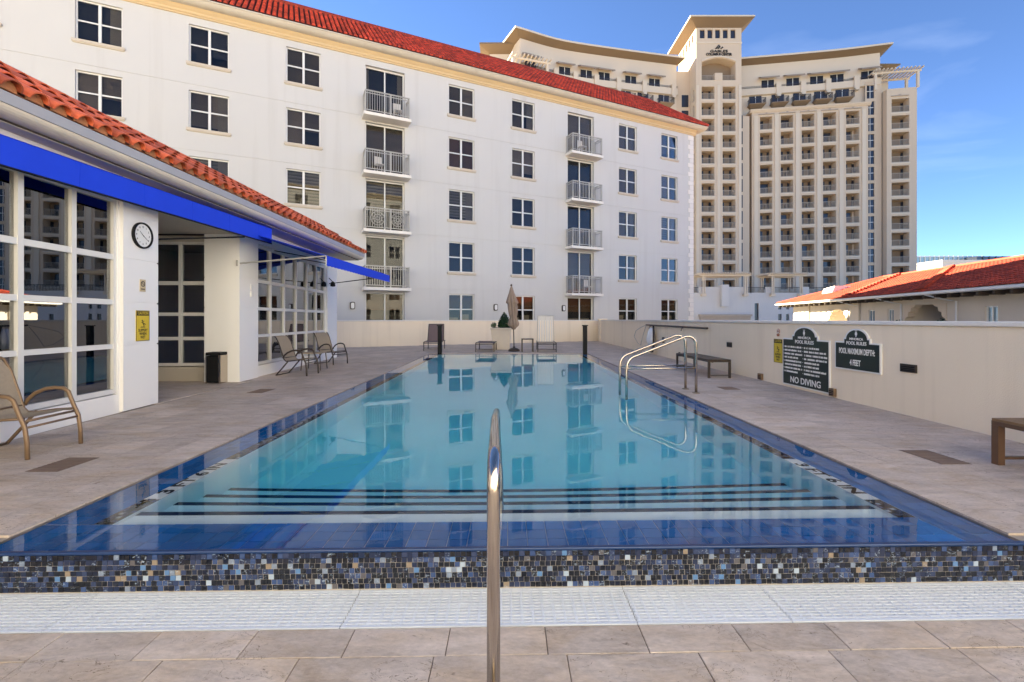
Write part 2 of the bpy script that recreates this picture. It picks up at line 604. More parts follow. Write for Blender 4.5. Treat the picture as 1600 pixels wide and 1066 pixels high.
def struct(o, kind='structure'):
    o["kind"] = kind
    return o

def thing(name, label, cat, loc=(0, 0, 0), rz=0.0, group=None):
    o = bpy.data.objects.new(name, None)
    C.objects.link(o)
    o.location = loc
    o.rotation_euler = (0, 0, rz)
    o.empty_display_size = .2
    return tag(o, label, cat, group)

def text_mesh(body, size, extr=.002, align='CENTER', bold=0.0, xs=1.0):
    cu = bpy.data.curves.new("lettering", 'FONT')
    cu.body = body
    cu.size = size
    cu.extrude = extr
    cu.offset = bold
    cu.align_x = align
    cu.align_y = 'CENTER'
    cu.resolution_u = 3
    ob = bpy.data.objects.new("lettering", cu)
    C.objects.link(ob)
    dg = bpy.context.evaluated_depsgraph_get()
    me = bpy.data.meshes.new_from_object(ob.evaluated_get(dg))
    bpy.data.objects.remove(ob)
    bpy.data.curves.remove(cu)
    if xs != 1.0:
        for v in me.vertices:
            v.co.x *= xs
    return me

def lettering(body, size, m, parent, loc, rot=(R(90), 0, 0), bold=0.0, xs=1.0, extr=.002):
    me = text_mesh(body, size, extr, 'CENTER', bold, xs)
    me.materials.append(MAT[m])
    return put("lettering", me, parent, loc, rot)

# ================================================================== SETTING
g = MB()
g.poly([(-1500, -600, -4), (1500, -600, -4), (1500, 2000, -4), (-1500, 2000, -4)])
struct(g.build("ground", 'ground'))

# --- pool deck: slab with the pool cut out, pavers on top
PX0, PX1, PY1 = -3.0, 3.04, 17.3
SK = 0.0209
LIP = 2.623
def lipy(x): return LIP + SK * x
def farwall(x): return 27.55 + .478 * (x - 5.45)       # inner face of the far parapet

d = MB()
zt, zb = -.014, -.9
def slabpoly(mb, pts, z0, z1):
    n = len(mb.v)
    k = len(pts)
    mb.v += [(p[0], p[1], z0) for p in pts] + [(p[0], p[1], z1) for p in pts]
    mb.f.append(tuple(n + i for i in reversed(range(k))))
    mb.f.append(tuple(n + k + i for i in range(k)))
    mb.m += [0, 0]
    for i in range(k):
        j = (i + 1) % k
        mb.f.append((n + i, n + j, n + k + j, n + k + i))
        mb.m.append(0)
slabpoly(d, [(-15, lipy(-15)), (PX0, lipy(PX0)), (PX0, 18.5), (-15, 18.5)], zb, zt)
slabpoly(d, [(PX1, lipy(PX1)), (5.75, lipy(5.75)), (5.75, 18.5), (PX1, 18.5)], zb, zt)
slabpoly(d, [(PX0, PY1), (PX1, PY1), (PX1, 18.5), (PX0, 18.5)], zb, zt)
slabpoly(d, [(-15, 18.5), (5.75, 18.5), (5.75, farwall(5.75) + .3), (-15, farwall(-15) + .3)], zb, zt)
deck = struct(d.build("pool_deck", 'deckslab'))

PA, PB = .61, .405
pav = MB()
t = .0022
pav.box(-PA / 2 + t, PA / 2 - t, -PB / 2 + t, PB / 2 - t, 0, .0135)
pm_ = pav.mesh("paver", 'trav')
cand = []
def cells(x0, x1, y0, y1, along_y):
    a, b = (PB, PA) if along_y else (PA, PB)
    ni = int(math.ceil((x1 - x0) / a))
    nj = int(math.ceil((y1 - y0) / b))
    out = []
    for i in range(ni):
        for j in range(-1, nj + 1):
            off = (b / 2 if i % 2 else 0) if along_y else 0
            xx = x0 + i * a
            yy = y0 + j * b + off
            if not along_y and j % 2:
                xx -= a / 2
            out.append((max(xx, x0), min(xx + a, x1), max(yy, y0), min(yy + b, y1)))
    return out
regs = [(-5.35, PX0, 2.75, 9.6, True), (-5.9, PX0, 9.6, PY1, True), (PX1, 5.4, 2.78, PY1, True), (-9, 5.4, PY1, 27.6, False), (-8.4, -5.42, 7.05, 9.75, True)]
for (x0, x1, y0, y1, al) in regs:
    for (a, b, c, e) in cells(x0, x1, y0, y1, al):
        if b - a < .03 or e - c < .03:
            continue
        if y0 == PY1 and e > farwall((a + b) / 2):
            continue
        if al and x1 == PX0 and a < (-5.168 - .047 * c) + .0:
            pass
        cand.append((a, b, c, e))
cand.sort(key=lambda q: -((q[1] - q[0]) * (q[3] - q[2])) / (((q[2] + q[3]) / 2) ** 3))
rest = MB()
for i, (a, b, c, e) in enumerate(cand):
    if i < 300:
        w, h = b - a, e - c
        if abs(w - PA) < .01 and abs(h - PB) < .01:
            put("paver", pm_, deck, ((a + b) / 2, (c + e) / 2, zt))
        elif abs(w - PB) < .01 and abs(h - PA) < .01:
            put("paver", pm_, deck, ((a + b) / 2, (c + e) / 2, zt), (0, 0, R(90)))
        else:
            q = MB()
            q.box(a + t, b - t, c + t, e - t, 0, .0135)
            q.build("paver", 'trav', deck, (0, 0, zt))
    else:
        rest.box(a + t, b - t, c + t, e - t, 0, .0135)
struct(rest.build("far_pavers", 'trav', deck, (0, 0, zt)), 'stuff')

# --- lower deck in the foreground, extended unseen behind the camera to bounce sunlight
LZ = -.242
ld = MB()
ld.box(-30, 30, -18.5, -.324, -.9, LZ - .006)
ld.shear(SK)
lower = struct(ld.build("lower_deck", 'joint', None, (0, LIP, 0)))
rows = [(-.52, -.324, .473, .10), (-.93, -.52, .61, .31), (-1.34, -.93, .61, .0), (-1.75, -1.34, .61, .31), (-2.6, -1.75, .61, .1)]
for (y0, y1, w, off) in rows:
    n = int(7.4 / w)
    for i in range(n):
        x0 = -3.7 + i * w + off
        q = MB()
        jt = .0022
        q.box(x0 + jt, x0 + w - jt, y0 + jt, y1 - jt, LZ - .021, LZ + random.uniform(-.0015, .0012))
        q.shear(SK)
        o = q.build("paver", 'travn', lower, (0, 0, 0))
        bevel(o, .002, 1)

rl_ = MB()  # unseen terrace paving added behind the camera as a bounce surface
for i in range(60):
    for j in range(24):
        rl_.box(-30 + i + .004, -29 + i - .004, -2.61 - (j + 1) * .61 + .004, -2.61 - j * .61 - .004, LZ - .021, LZ - .001)
struct(rl_.shear(SK).build("bounce_pavers", 'travn', lower), 'stuff')

# ================================================================== SWIMMING POOL
pool = thing("swimming_pool", "long rectangular pool with blue tiled ledge and white underwater steps", "pool", (0, LIP, 0))
oy = -LIP
IX0, IX1, IY0, IY1 = -2.57, 2.62, 3.02, 17.0
FL = -1.07
b = MB()
b.box(PX0 - .05, PX1 + .05, 2.75 + oy, PY1 + .3 + oy, FL - .3, FL)                     # floor
b.box(PX0 - .05, IX0, 2.76 + oy, PY1 + .02 + oy, FL + .001, -.064)                      # side walls
b.box(IX1, PX1 + .05, 2.76 + oy, PY1 + .02 + oy, FL + .001, -.064)
b.box(IX0 - .001, IX1 + .001, IY1 + oy, PY1 + .25 + oy, FL + .001, -.0645)
b.build("basin", 'plaster', pool)
b = MB()
b.box(IX0 - .001, IX1 + .001, 2.76 + oy, IY0 + oy, FL + .001, -.0668)
b.shear(SK).build("near_wall", 'plaster', pool)
# front wall behind the mosaic, with rim
fw = MB()
fw.box(-4.2, 4.2, .0035, .16, -.6, -.0655)
fw.shear(SK)
fw.build("front_wall", 'grout', pool)
fw = MB()
fw.box(-3.6, 3.6, .000, .030, -.030, -.012)
fw.box(-3.6, 3.6, .0036, .030, -.0655, -.0301)
fw.shear(SK)
bevel(fw.build("rim", 'rimtile', pool), .006, 2)
# steps
steps = [(3.255, -.12), (3.61, -.34), (3.95, -.56), (4.29, -.78)]
prev = IY0
for (yy, zz) in steps:
    s = MB()
    s.box(IX0, IX1, IY0 + oy, yy + oy, FL + .002, zz)
    # each step is a full block; the next one runs under it
    st = s.shear(SK).build("step", 'plaster', pool)
    q = MB()
    q.box(IX0 + .002, IX1 - .002, yy - .052 + oy, yy + .004 + oy, zz - .05, zz + .003)
    q.shear(SK).build("nosing", 'nosing', st)
# ledge tiles: near ledge singly, sides joined
TS = .120
lt = MB()
lt.box(.0024, TS - .0024, .0024, TS - .0024, 0, .007)
ltm = lt.mesh("ledge_tile", 'ledge')
bed = MB()
bed.box(PX0 - .02, PX1 + .02, .030, IY0 + oy, -.0667, -.0625)
bed.shear(SK)
bed.build("ledge_bed", 'ledgeg', pool)
bed2 = MB()
bed2.box(PX0 - .02, IX0 + .001, IY0 - .06 + oy, PY1 + oy, -.066, -.0612)
bed2.box(IX1 - .001, PX1 + .02, IY0 + .05 + oy, PY1 + oy, -.066, -.0612)
bed2.box(IX0, IX1, IY1 - .001 + oy, PY1 + oy, -.066, -.0614)
bed2.build("ledge_bed", 'ledgeg', pool)
for j in range(3):
    for i in range(51):
        x = PX0 - .004 + i * TS
        put("ledge_tile", ltm, pool, (x, .036 + j * TS + SK * x + .0, -.0622))
lr = MB()
for (xa, n) in ((PX0 - .002, 3), (IX1 + .125, 3)):
    tw_ = .105 if xa < 0 else .099
    for i in range(n):
        for j in range(int((PY1 - IY0) / TS) - 1):
            x = xa + i * tw_
            y = IY0 + j * TS + oy + (-.056 if xa < 0 else .056)
            lr.box(x + .0022, x + tw_ - .0022, y + .0022, y + TS - .0022, -.061, -.0555)
for i in range(43):
    for j in range(2):
        x = IX0 + i * TS
        y = IY1 + .02 + j * TS + oy
        lr.box(x + .0012, x + TS - .0012, y + .0012, y + TS - .0012, -.061, -.0555)
struct(lr.build("side_ledge_tiles", 'ledge', pool), 'stuff')
# mosaic riser
mt = MB()
MP, MR = .0305, .0296
mt.box(-.0140, .0140, -.006, .006, -.0134, .0134)
mtm = mt.mesh("mosaic_tile", 'mosaic')
spots = []
for j in range(7):
    off = random.uniform(0, MP)
    for i in range(-122, 122):
        x = i * MP + off
        spots.append((abs(x), x, -.0575 - .0 - (j + .5) * MR + .029))
spots.sort()
mj = MB()
for k, (_, x, z) in enumerate(spots):
    w = random.choice((1, 1, 1, .96, .92))
    ty = random.uniform(-.0012, .0012)
    if k < 300:
        put("mosaic_tile", mtm, pool, (x, .006 + SK * x + ty, z), (random.uniform(-.03, .03), 0, SK + random.uniform(-.05, .05)))
    else:
        a, e = x - .0140 * w, x + .0140 * w
        mj.hexa([(a, ty + SK * a + random.uniform(-.001, .001), z - .0134), (e, ty + SK * e + random.uniform(-.001, .001), z - .0134), (e, .012 + SK * e, z - .0134), (a, .012 + SK * a, z - .0134)],
                [(a, ty + SK * a + random.uniform(-.001, .001), z + .0134), (e, ty + SK * e + random.uniform(-.001, .001), z + .0134), (e, .012 + SK * e, z + .0134), (a, .012 + SK * a, z + .0134)])
struct(mj.build("mosaic_tiles", 'mosaic', pool), 'stuff')
# mosaic border strips on the inner edge of the side ledges, with the depth markers set into them
for side, xw in ((-1, IX0), (1, IX1)):
    band = MB()
    y = IY0 + side * .052
    while y < 16.9:
        if not (3.36 < y < 4.34):
            for r_ in range(4):
                xa = xw + side * (.0005 + .0298 * r_)
                xa, xb = sorted((xa, xa + side * .0284))
                band.box(xa, xb, y + oy, y + .0285 + oy, -.061, -.0545 + random.uniform(-.001, .001))
        y += .030
    struct(band.build("border_tiles", 'mosaic', pool), 'stuff')
    mk = MB()
    xa, xb = sorted((xw + side * .0005, xw + side * .119))
    mk.box(xa, xb, 3.375 + oy, 4.34 + oy, -.061, -.0545)
    mo = mk.build("depth_marker", 'decal', pool)
    lettering("3 FT 6 IN", .145, 'text_black', mo, (xw + side * .058, 3.85 + oy, -.0535), (0, 0, R(90) * -side), bold=.005, xs=1.30, extr=.0008)

# water body
w = MB()
x0, x1 = PX0 - .004, PX1 + .004
ya0, ya1, yb = .012 + SK * x0, .012 + SK * x1, PY1 + .004 + oy
w.hexa([(x0, ya0, FL - .12), (x1, ya1, FL - .12), (x1, yb, FL - .12), (x0, yb, FL - .12)],
       [(x0, ya0, -.017), (x1, ya1, -.017), (x1, yb, -.017), (x0, yb, -.017)])
struct(w.build("water", 'water', None, (0, LIP, 0)))

# overflow grate
gr = thing("overflow_grate", "white slotted plastic overflow grate below the mosaic wall", "drain grate", (0, LIP - .31, LZ))
q = MB()
q.box(-4, 4, -.012, .32, -.06, -.0125)
q.shear(SK)
q.build("channel", 'gratebed', gr)
for px0, px1 in ((-3.75, -2.31), (-2.305, -.845), (-.84, .655), (.66, 1.45), (1.455, 2.9), (2.905, 3.8)):
    q = MB()
    q.box(px0, px1, -.008, .010, -.012, .0)
    q.box(px0, px1, .296, .312, -.012, .0)
    for i in range(11):
        y = .0195 + i * .0257
        q.box(px0, px1, y, y + .0118, -.012, .0)
    x = px0 + .01
    while x < px1 - .02:
        q.box(x, x + .012, .0, .305, -.011, -.0012)
        x += .056
    q.shear(SK)
    q.build("grate_panel", 'grate', gr)

# ================================================================== PARAPET WALLS
pr = thing("parapet_wall", "cream stucco parapet wall along the right side of the deck", "wall", (5.4, 2.0, 0))
q = MB()
q.box(0, .28, -3, 24.6, -.9, 1.215)
bevel(q.build("wall_body", 'parapet', pr), .01)
q = MB()
q.box(-.035, .315, -3.02, 24.6, 1.215, 1.275)
bevel(q.build("coping", 'cap', pr), .015, 3)
q = MB()
q.box(-.06, .34, 24.6, 25.1, -.9, 1.27)
q.box(-.09, .37, 24.57, 25.13, 1.27, 1.33)
q.build("pier", 'parapet', pr)
pf = thing("parapet_wall", "low cream wall behind the loungers, in front of the white building", "wall", (5.45, 27.55, 0), math.atan(.478))
q = MB()
q.box(-22, .4, 0, .25, -.9, 1.2)
q.build("wall_body", 'parapet', pf)
q = MB()
q.box(-22, .4, -.03, .28, 1.2, 1.26)
bevel(q.build("coping", 'cap', pf), .012, 2)
q = MB()
q.box(.12, .2, -1.45, 0, -.9, 1.2)
q.build("return_wall", 'parapet', pf)

# ================================================================== CLUBHOUSE
ca = math.atan2(1, -.047)
club = thing("clubhouse", "low white clubhouse with red tile eave and big grid windows", "building", (-5.168, 0, 0), ca)
def win_grid(parent, x0, x1, cuts, zrows, y=.06, mglass='glassc', mf='frame', fw=.066):
    fr = MB()
    z0, z1 = zrows[0][0] - fw, zrows[-1][1] + fw
    fr.box(x0, x1, y - .04, y + .05, z0, zrows[0][0])
    fr.box(x0, x1, y - .04, y + .05, zrows[-1][1], z1)
    for (a, b_), (c, e) in zip(zrows, zrows[1:]):
        fr.box(x0, x1, y - .036, y + .046, b_, c)
    edges = [x0] + [c - fw / 2 for c in cuts for _ in (0,)]
    vs_ = [(x0, x0 + fw * .8)] + [(c - fw / 2, c + fw / 2) for c in cuts] + [(x1 - fw * .8, x1)]
    for a, b_ in vs_:
        fr.box(a, b_, y - .044, y + .054, z0 + .002, z1 - .002)
    f = fr.build("window_frame", mf, parent)
    for (a, b_), (c, e) in zip(vs_, vs_[1:]):
        for (za, zb_) in zrows:
            p = MB()
            p.box(b_ - .005, c + .005, y, y + .008, za - .005, zb_ + .005)
            p.build("pane", mglass, f)
    return f
ZR = [(.33, .89), (.955, 1.505), (1.575, 2.13), (2.205, 2.93)]
q = MB()
B1 = (1.15, 6.42)
B2 = (10.28, 14.7)
HZ = 3.33
q.wall(-3, 7.12, -.9, HZ, [(B1[0], B1[1], .25, 3.01, .25, None)])
q.wall(9.5, 15.63, -.9, HZ, [(B2[0], B2[1], .25, 3.01, .25, None)])
q.poly([(7.12, 0, -.9), (7.12, 3, -.9), (7.12, 3, HZ), (7.12, 0, HZ)])
q.poly([(15.63, 0, -.9), (15.63, 6, -.9), (15.63, 6, HZ), (15.63, 0, HZ)])
q.poly([(-3, 6, -.9), (15.63, 6, -.9), (15.63, 6, HZ), (-3, 6, HZ)])
q.poly([(-3, 0, -.9), (-3, 6, -.9), (-3, 6, HZ), (-3, 0, HZ)])
q.poly([(-3, .25, HZ - .02), (15.6, .25, HZ - .02), (15.6, 5.99, HZ - .02), (-3, 5.99, HZ - .02)])
q.build("wall", 'club', club)
# pier, column and grooves
def grooved(x0, x1, y0, y1, name, mats):
    p = MB()
    zc = [0, .92, 1.54, 2.165, HZ - .004]
    for a, b_ in zip(zc, zc[1:]):
        p.box(x0, x1, y0, y1, a + (.011 if a else 0), b_ - .011)
    p.box(x0 + .012, x1 - .012, y0 + .012, y1, 0, HZ - .01)
    return p.build(name, mats, club)
grooved(6.45, 7.135, -.05, .28, "pier", 'club')
grooved(9.485, 10.26, -.05, .66, "column", 'club')
grooved(14.72, 15.66, -.05, .4, "pier", 'club')
# alcove
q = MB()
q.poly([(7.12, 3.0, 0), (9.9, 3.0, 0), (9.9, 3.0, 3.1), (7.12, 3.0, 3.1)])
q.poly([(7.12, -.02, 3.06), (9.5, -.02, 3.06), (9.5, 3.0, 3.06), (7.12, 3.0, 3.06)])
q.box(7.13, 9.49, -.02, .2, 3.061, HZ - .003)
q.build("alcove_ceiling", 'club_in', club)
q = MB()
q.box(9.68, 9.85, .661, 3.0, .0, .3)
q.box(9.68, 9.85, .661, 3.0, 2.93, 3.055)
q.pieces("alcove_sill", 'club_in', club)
al = bpy.data.objects.new("alcove_window", None)
C.objects.link(al)
al.parent = club
al.location = (9.68, .0, 0)
al.rotation_euler = (0, 0, R(-90))
# local x runs towards the deck (-y of the clubhouse), so the glazing spans x = -3 .. -.66
win_grid(al, -3.0, -.665, [-1.92, -1.27], [(.38, .86), (.93, 1.37), (1.44, 2.02), (2.10, 2.87)], y=.04, fw=.06)
wf1 = win_grid(club, B1[0], B1[1], [1.80 + .66 * i for i in range(7)], ZR)
wf2 = win_grid(club, B2[0], B2[1], [B2[0] + (B2[1] - B2[0]) / 6 * i for i in range(1, 6)], ZR)
q = MB()
q.poly([(-3, 3.2, 0), (7.1, 3.2, 0), (7.1, 3.2, 3.2), (-3, 3.2, 3.2)])
q.poly([(9.95, 3.2, 0), (15.6, 3.2, 0), (15.6, 3.2, 3.2), (9.95, 3.2, 3.2)])
q.poly([(9.9, .4, 0), (9.9, 3.2, 0), (9.9, 3.2, 3.2), (9.9, .4, 3.2)])
q.poly([(7.05, .3, 0), (7.05, 3.2, 0), (7.05, 3.2, 3.2), (7.05, .3, 3.2)])
q.poly([(-3, .25, .01), (7.1, .25, .01), (7.1, 3.2, .01), (-3, 3.2, .01)], 1)
q.poly([(9.95, .25, .01), (15.6, .25, .01), (15.6, 3.2, .01), (9.95, 3.2, .01)], 1)
q.poly([(-3, .25, 3.1), (15.6, .25, 3.1), (15.6, 3.2, 3.1), (-3, 3.2, 3.1)], 1)
# a few dark pieces of gym equipment in the room
for gx in (3.4, 4.9, 6.0, 11.2, 12.6, 13.9):
    q.box(gx, gx + .6, 1.3, 2.6, .1, .35, 2)
    q.box(gx + .05, gx + .12, 1.35, 1.42, .3, 1.45, 2)
    q.box(gx + .48, gx + .55, 1.35, 1.42, .3, 1.45, 2)
    q.box(gx, gx + .6, 1.25, 1.45, 1.4, 1.6, 2)
q.build("interior", ['room', 'dark_in', 'black'], club)

# eave and tile roof, parallel to the pool: own part frame in world axes
ev = bpy.data.objects.new("eave", None)
C.objects.link(ev)
roofm = Matrix.Rotation(-ca, 4, 'Z')
EY0, EY1 = -3.0, 15.95
def to_club(o):
    o.parent = club
    o.matrix_parent_inverse = (Matrix.Translation((-5.168, 0, 0)) @ Matrix.Rotation(ca, 4, 'Z')).inverted()
    return o
bpy.data.objects.remove(ev)
def sweep_y(prof, y0, y1, name, m, hip=0.0):
    mb = MB()
    n = len(prof)
    x_out = max(p[0] for p in prof)
    mb.v = [(p[0], y0, p[1]) for p in prof] + [(p[0], y1 + hip * (p[0] - x_out), p[1]) for p in prof]
    for i in range(n):
        j = (i + 1) % n
        mb.f.append((i, j, n + j, n + i))
    mb.f.append(tuple(reversed(range(n))))
    mb.f.append(tuple(range(n, 2 * n)))
    mb.m = [0] * len(mb.f)
    return to_club(mb.build(name, m))
sweep_y([(-4.985, 3.565), (-5.0, 3.455), (-5.25, 3.455), (-5.25, 3.565)], EY0, EY1 - .02, "flashing", 'flash')
crown = [(-5.012, 3.452)]
for k in range(7):
    a = k / 6 * math.pi / 2
    crown.append((-5.012 - .15 * (1 - math.cos(a)), 3.452 - .092 * math.sin(a)))
crown += [(-5.3, 3.36), (-5.3, 3.452)]
sweep_y(crown, EY0, EY1 - .05, "crown_moulding", 'gutter')
sweep_y([(-5.20, 3.341), (-5.20, 3.334), (-6.0, 3.334), (-6.0, 3.341)], EY0, EY1 - .1, "soffit", 'sill')
sweep_y([(-5.185, 3.358), (-5.19, 3.3415), (-6.0, 3.3415), (-6.0, 3.358)], EY0, EY1 - .08, "painted_gap_shade", 'beam_and_gap')  # dark strip painted in for the shade above the soffit
SL = .62
RUN = 1.45
rb = MB()
rb.poly([(-4.99, EY0, 3.575), (-4.99, EY1, 3.575), (-4.99 - RUN, EY1 - RUN, 3.575 + SL * RUN), (-4.99 - RUN, EY0, 3.575 + SL * RUN)])
rb.poly([(-4.99, EY1, 3.575), (-6.8, EY1, 3.575), (-4.99 - RUN, EY1 - RUN, 3.575 + SL * RUN)])
rb.poly([(-4.99 - RUN, EY0, 3.575 + SL * RUN), (-4.99 - RUN, EY1 - RUN, 3.575 + SL * RUN), (-11, EY1 - RUN, 3.575 + SL * RUN), (-11, EY0, 3.575 + SL * RUN)])
to_club(rb.build("roof_bed", 'roofbed'))
# barrel tile as a shared mesh: local x across, y up the slope, z normal
def barrel_mesh(name, m, w, L, h, n=6, lift=.03, th=.014):
    mb = MB()
    rows = []
    for yy, s_, zz in ((0, 1.0, lift), (L, .86, 0)):
        for rad in (1.0, 1 - th / h):
            base = len(mb.v)
            for k in range(n + 1):
                a = math.pi * k / n
                mb.v.append((math.cos(a) * w / 2 * s_ * (rad if rad == 1 else 1 - 2 * th / w), yy, math.sin(a) * h * s_ * rad + zz))
            rows.append(base)
    o0, i0, o1, i1 = rows
    for k in range(n):
        mb.f.append((o0 + k, o0 + k + 1, o1 + k + 1, o1 + k))
        mb.f.append((i0 + k, i0 + k + 1, o0 + k + 1, o0 + k))
        mb.f.append((i0 + k + 1, i0 + k, i1 + k, i1 + k + 1))
    mb.m = [0] * len(mb.f)
    me = mb.mesh(name, m, smooth=False)
    return me
TP = .262
bt = barrel_mesh("roof_tile", 'tilec', .205, .47, .10, 8)
slope_len = math.hypot(RUN, SL * RUN)
Sv = Vector((-1, 0, SL)).normalized()
Av = Vector((0, 1, 0))
Nv = Av.cross(Sv)
if Nv.z < 0:
    Nv = -Nv
rot = Matrix((( -Av.x, Sv.x, Nv.x), (-Av.y, Sv.y, Nv.y), (-Av.z, Sv.z, Nv.z)))
if rot.determinant() < 0:
    rot = Matrix(((Av.x, Sv.x, Nv.x), (Av.y, Sv.y, Nv.y), (Av.z, Sv.z, Nv.z)))
eul = rot.to_euler()
ncol = int((EY1 - 2.6) / TP)
course = .405
mort = MB()
for i in range(ncol + 1):
    y = EY1 - .12 - i * TP
    for r_ in range(4):
        s_ = r_ * course - .03
        p = Vector((-4.99, y, 3.585)) + Sv * s_
        if y > EY1 - .1 - max(0, (r_ * course * Sv.x * -1)):
            continue
        o = put("roof_tile", bt, None, p + Vector((0, random.uniform(-.004, .004), 0)), eul)
        o.rotation_euler.rotate_axis('Z', random.uniform(-.012, .012))
        to_club(o)
    # mortar plug of the first course
    n = 6
    pts = [(-5.0 + .012, y - .088 * math.cos(math.pi * k / n), 3.583 + .108 * math.sin(math.pi * k / n)) for k in range(n + 1)]
    back = [(p[0] - .02, p[1], p[2]) for p in pts]
    mort = MB()
    mort.v = pts + back
    mort.f = [tuple(range(n + 1))] + [(k, k + 1, n + 2 + k, n + 1 + k) for k in range(n)]
    mort.m = [0] * len(mort.f)
    to_club(mort.build("tile_mortar", 'roofbed'))

# ------------------------------------------------------------------ awnings
aw = thing("awning", "blue canvas awning hung flat along the front of the clubhouse", "awning", (-5.2, 4.7, 3.0))
q = MB()
def awn(mb, pts, th=.012):
    a = [Vector(p) for p in pts]
    nrm = (a[1] - a[0]).cross(a[3] - a[0]).normalized() * th
    mb.hexa(a, [p + nrm for p in a])
# valance (front bar line) from near end to the column
V = lambda x, y, z: (x + 5.2, y - 4.7, z - 3.0)
nA, fA = (-5.25, 1.2), (-5.1, 9.86)
nseg = 90
for lay in (0, 1):
    for k in range(nseg + 1):
        t_ = k / nseg
        x = nA[0] + (fA[0] - nA[0]) * t_
        y = nA[1] + (fA[1] - nA[1]) * t_
        wob = .006 * math.sin(t_ * 34) + .004 * math.sin(t_ * 91 + 1)
        for r_, f_ in ((0, 1.0), (1, .5), (2, 0.0)):
            lo, hi = 2.85 + .085 * t_, 3.15 + .095 * t_
            hem = .005 * math.sin(t_ * 60) if r_ == 0 else 0
            q.v.append(V(x + wob * f_ - .010 * lay, y, lo + (hi - lo) * r_ / 2 + hem))
L3 = (nseg + 1) * 3
for k in range(nseg):
    for r_ in (0, 1):
        a0 = k * 3 + r_
        q.f += [(a0, a0 + 3, a0 + 4, a0 + 1), (L3 + a0, L3 + a0 + 1, L3 + a0 + 4, L3 + a0 + 3)]
        q.m += [0, 0]
q.build("valance", 'blue', aw, smooth=True)
for k in range(9):
    t_ = (k + .5) / 9
    x = nA[0] + (fA[0] - nA[0]) * t_
    y = nA[1] + (fA[1] - nA[1]) * t_
    lo, hi = 2.85 + .085 * t_, 3.15 + .095 * t_
    wob = .006 * math.sin(t_ * 34) + .004 * math.sin(t_ * 91 + 1)
    m_ = MB()
    m_.hexa([V(x + wob + .0005, y, lo + .004), V(x + wob + .0035, y, lo + .004), V(x + wob + .0035, y + .03, lo + .004), V(x + wob + .0005, y + .03, lo + .004)],
            [V(x + .0005, y, hi - .004), V(x + .0035, y, hi - .004), V(x + .0035, y + .03, hi - .004), V(x + .0005, y + .03, hi - .004)])
    m_.build("seam", 'blue', aw)
q = MB()
awn(q, [V(nA[0], nA[1], 3.15), V(fA[0], fA[1], 3.245), V(-5.62, 9.86, 3.31), V(-5.24 - .05, 1.2, 3.30)])
q.build("canopy", 'blue', aw)
q = MB()
awn(q, [V(fA[0], fA[1], 2.935), V(-5.62, 9.86, 3.20), V(-5.62, 9.86, 3.31), V(fA[0], fA[1], 3.245)])
q.build("end_panel", 'blue', aw)
q = MB()
q.tube([V(nA[0] + .002, nA[1], 2.842), V(fA[0] + .002, fA[1], 2.926)], .013, 8)
q.tube([V(-5.5, 7.15, 2.55), V(-5.13, 8.9, 2.90)], .014, 8)
q.box(-.315, -.285, 2.41, 2.48, -.51, -.40)
q.build("awning_frame", 'black', aw)

aw2 = thing("awning", "blue awning rolled out over the two patio chairs", "awning", (-4.6, 11.5, 2.6))
V = lambda x, y, z: (x + 4.6, y - 11.5, z - 2.6)
q = MB()
awn(q, [V(-3.6, 9.06, 2.555), V(-3.6, 13.85, 2.615), V(-5.82, 14.2, 3.2), V(-5.60, 9.45, 3.16)])
q.build("canopy", 'blue', aw2)
q = MB()
nv = 26
for k in range(nv):        # scalloped lower hem
    y0 = 9.06 + (13.85 - 9.06) * k / nv
    y1 = 9.06 + (13.85 - 9.06) * (k + 1) / nv
    za, zb2 = 2.555 + .06 * k / nv, 2.555 + .06 * (k + 1) / nv
    ym, zm = (y0 + y1) / 2, (za + zb2) / 2
    q.hexa([V(-3.6, y0, za - .185), V(-3.59, y0, za - .185), V(-3.59, ym, zm - .198), V(-3.6, ym, zm - .198)], [V(-3.6, y0, za), V(-3.59, y0, za), V(-3.59, ym, zm), V(-3.6, ym, zm)])
    q.hexa([V(-3.6, ym, zm - .198), V(-3.59, ym, zm - .198), V(-3.59, y1, zb2 - .185), V(-3.6, y1, zb2 - .185)], [V(-3.6, ym, zm), V(-3.59, ym, zm), V(-3.59, y1, zb2), V(-3.6, y1, zb2)])
q.build("valance", 'blue', aw2)
q = MB()
q.tube([V(-3.605, 9.06, 2.375), V(-3.605, 9.06, 2.55)], .014, 8)
q.tube([V(-5.58, 9.5, 2.46), V(-3.61, 9.06, 2.55)], .016, 8)
q.tube([V(-5.60, 9.45, 2.40), V(-5.60, 9.45, 2.52)], .02, 8)
q.build("arm", 'rail', aw2, label="pale near arm")
q = MB()
q.tube([V(-5.88, 14.9, 2.45), V(-3.61, 13.85, 2.60)], .014, 8)
q.tube([V(-5.84, 11.2, 3.0), V(-3.7, 11.2, 2.6)], .012, 8)
q.tube([V(-5.86, 12.8, 3.0), V(-3.7, 12.8, 2.61)], .012, 8)
q.build("arm", 'black', aw2)

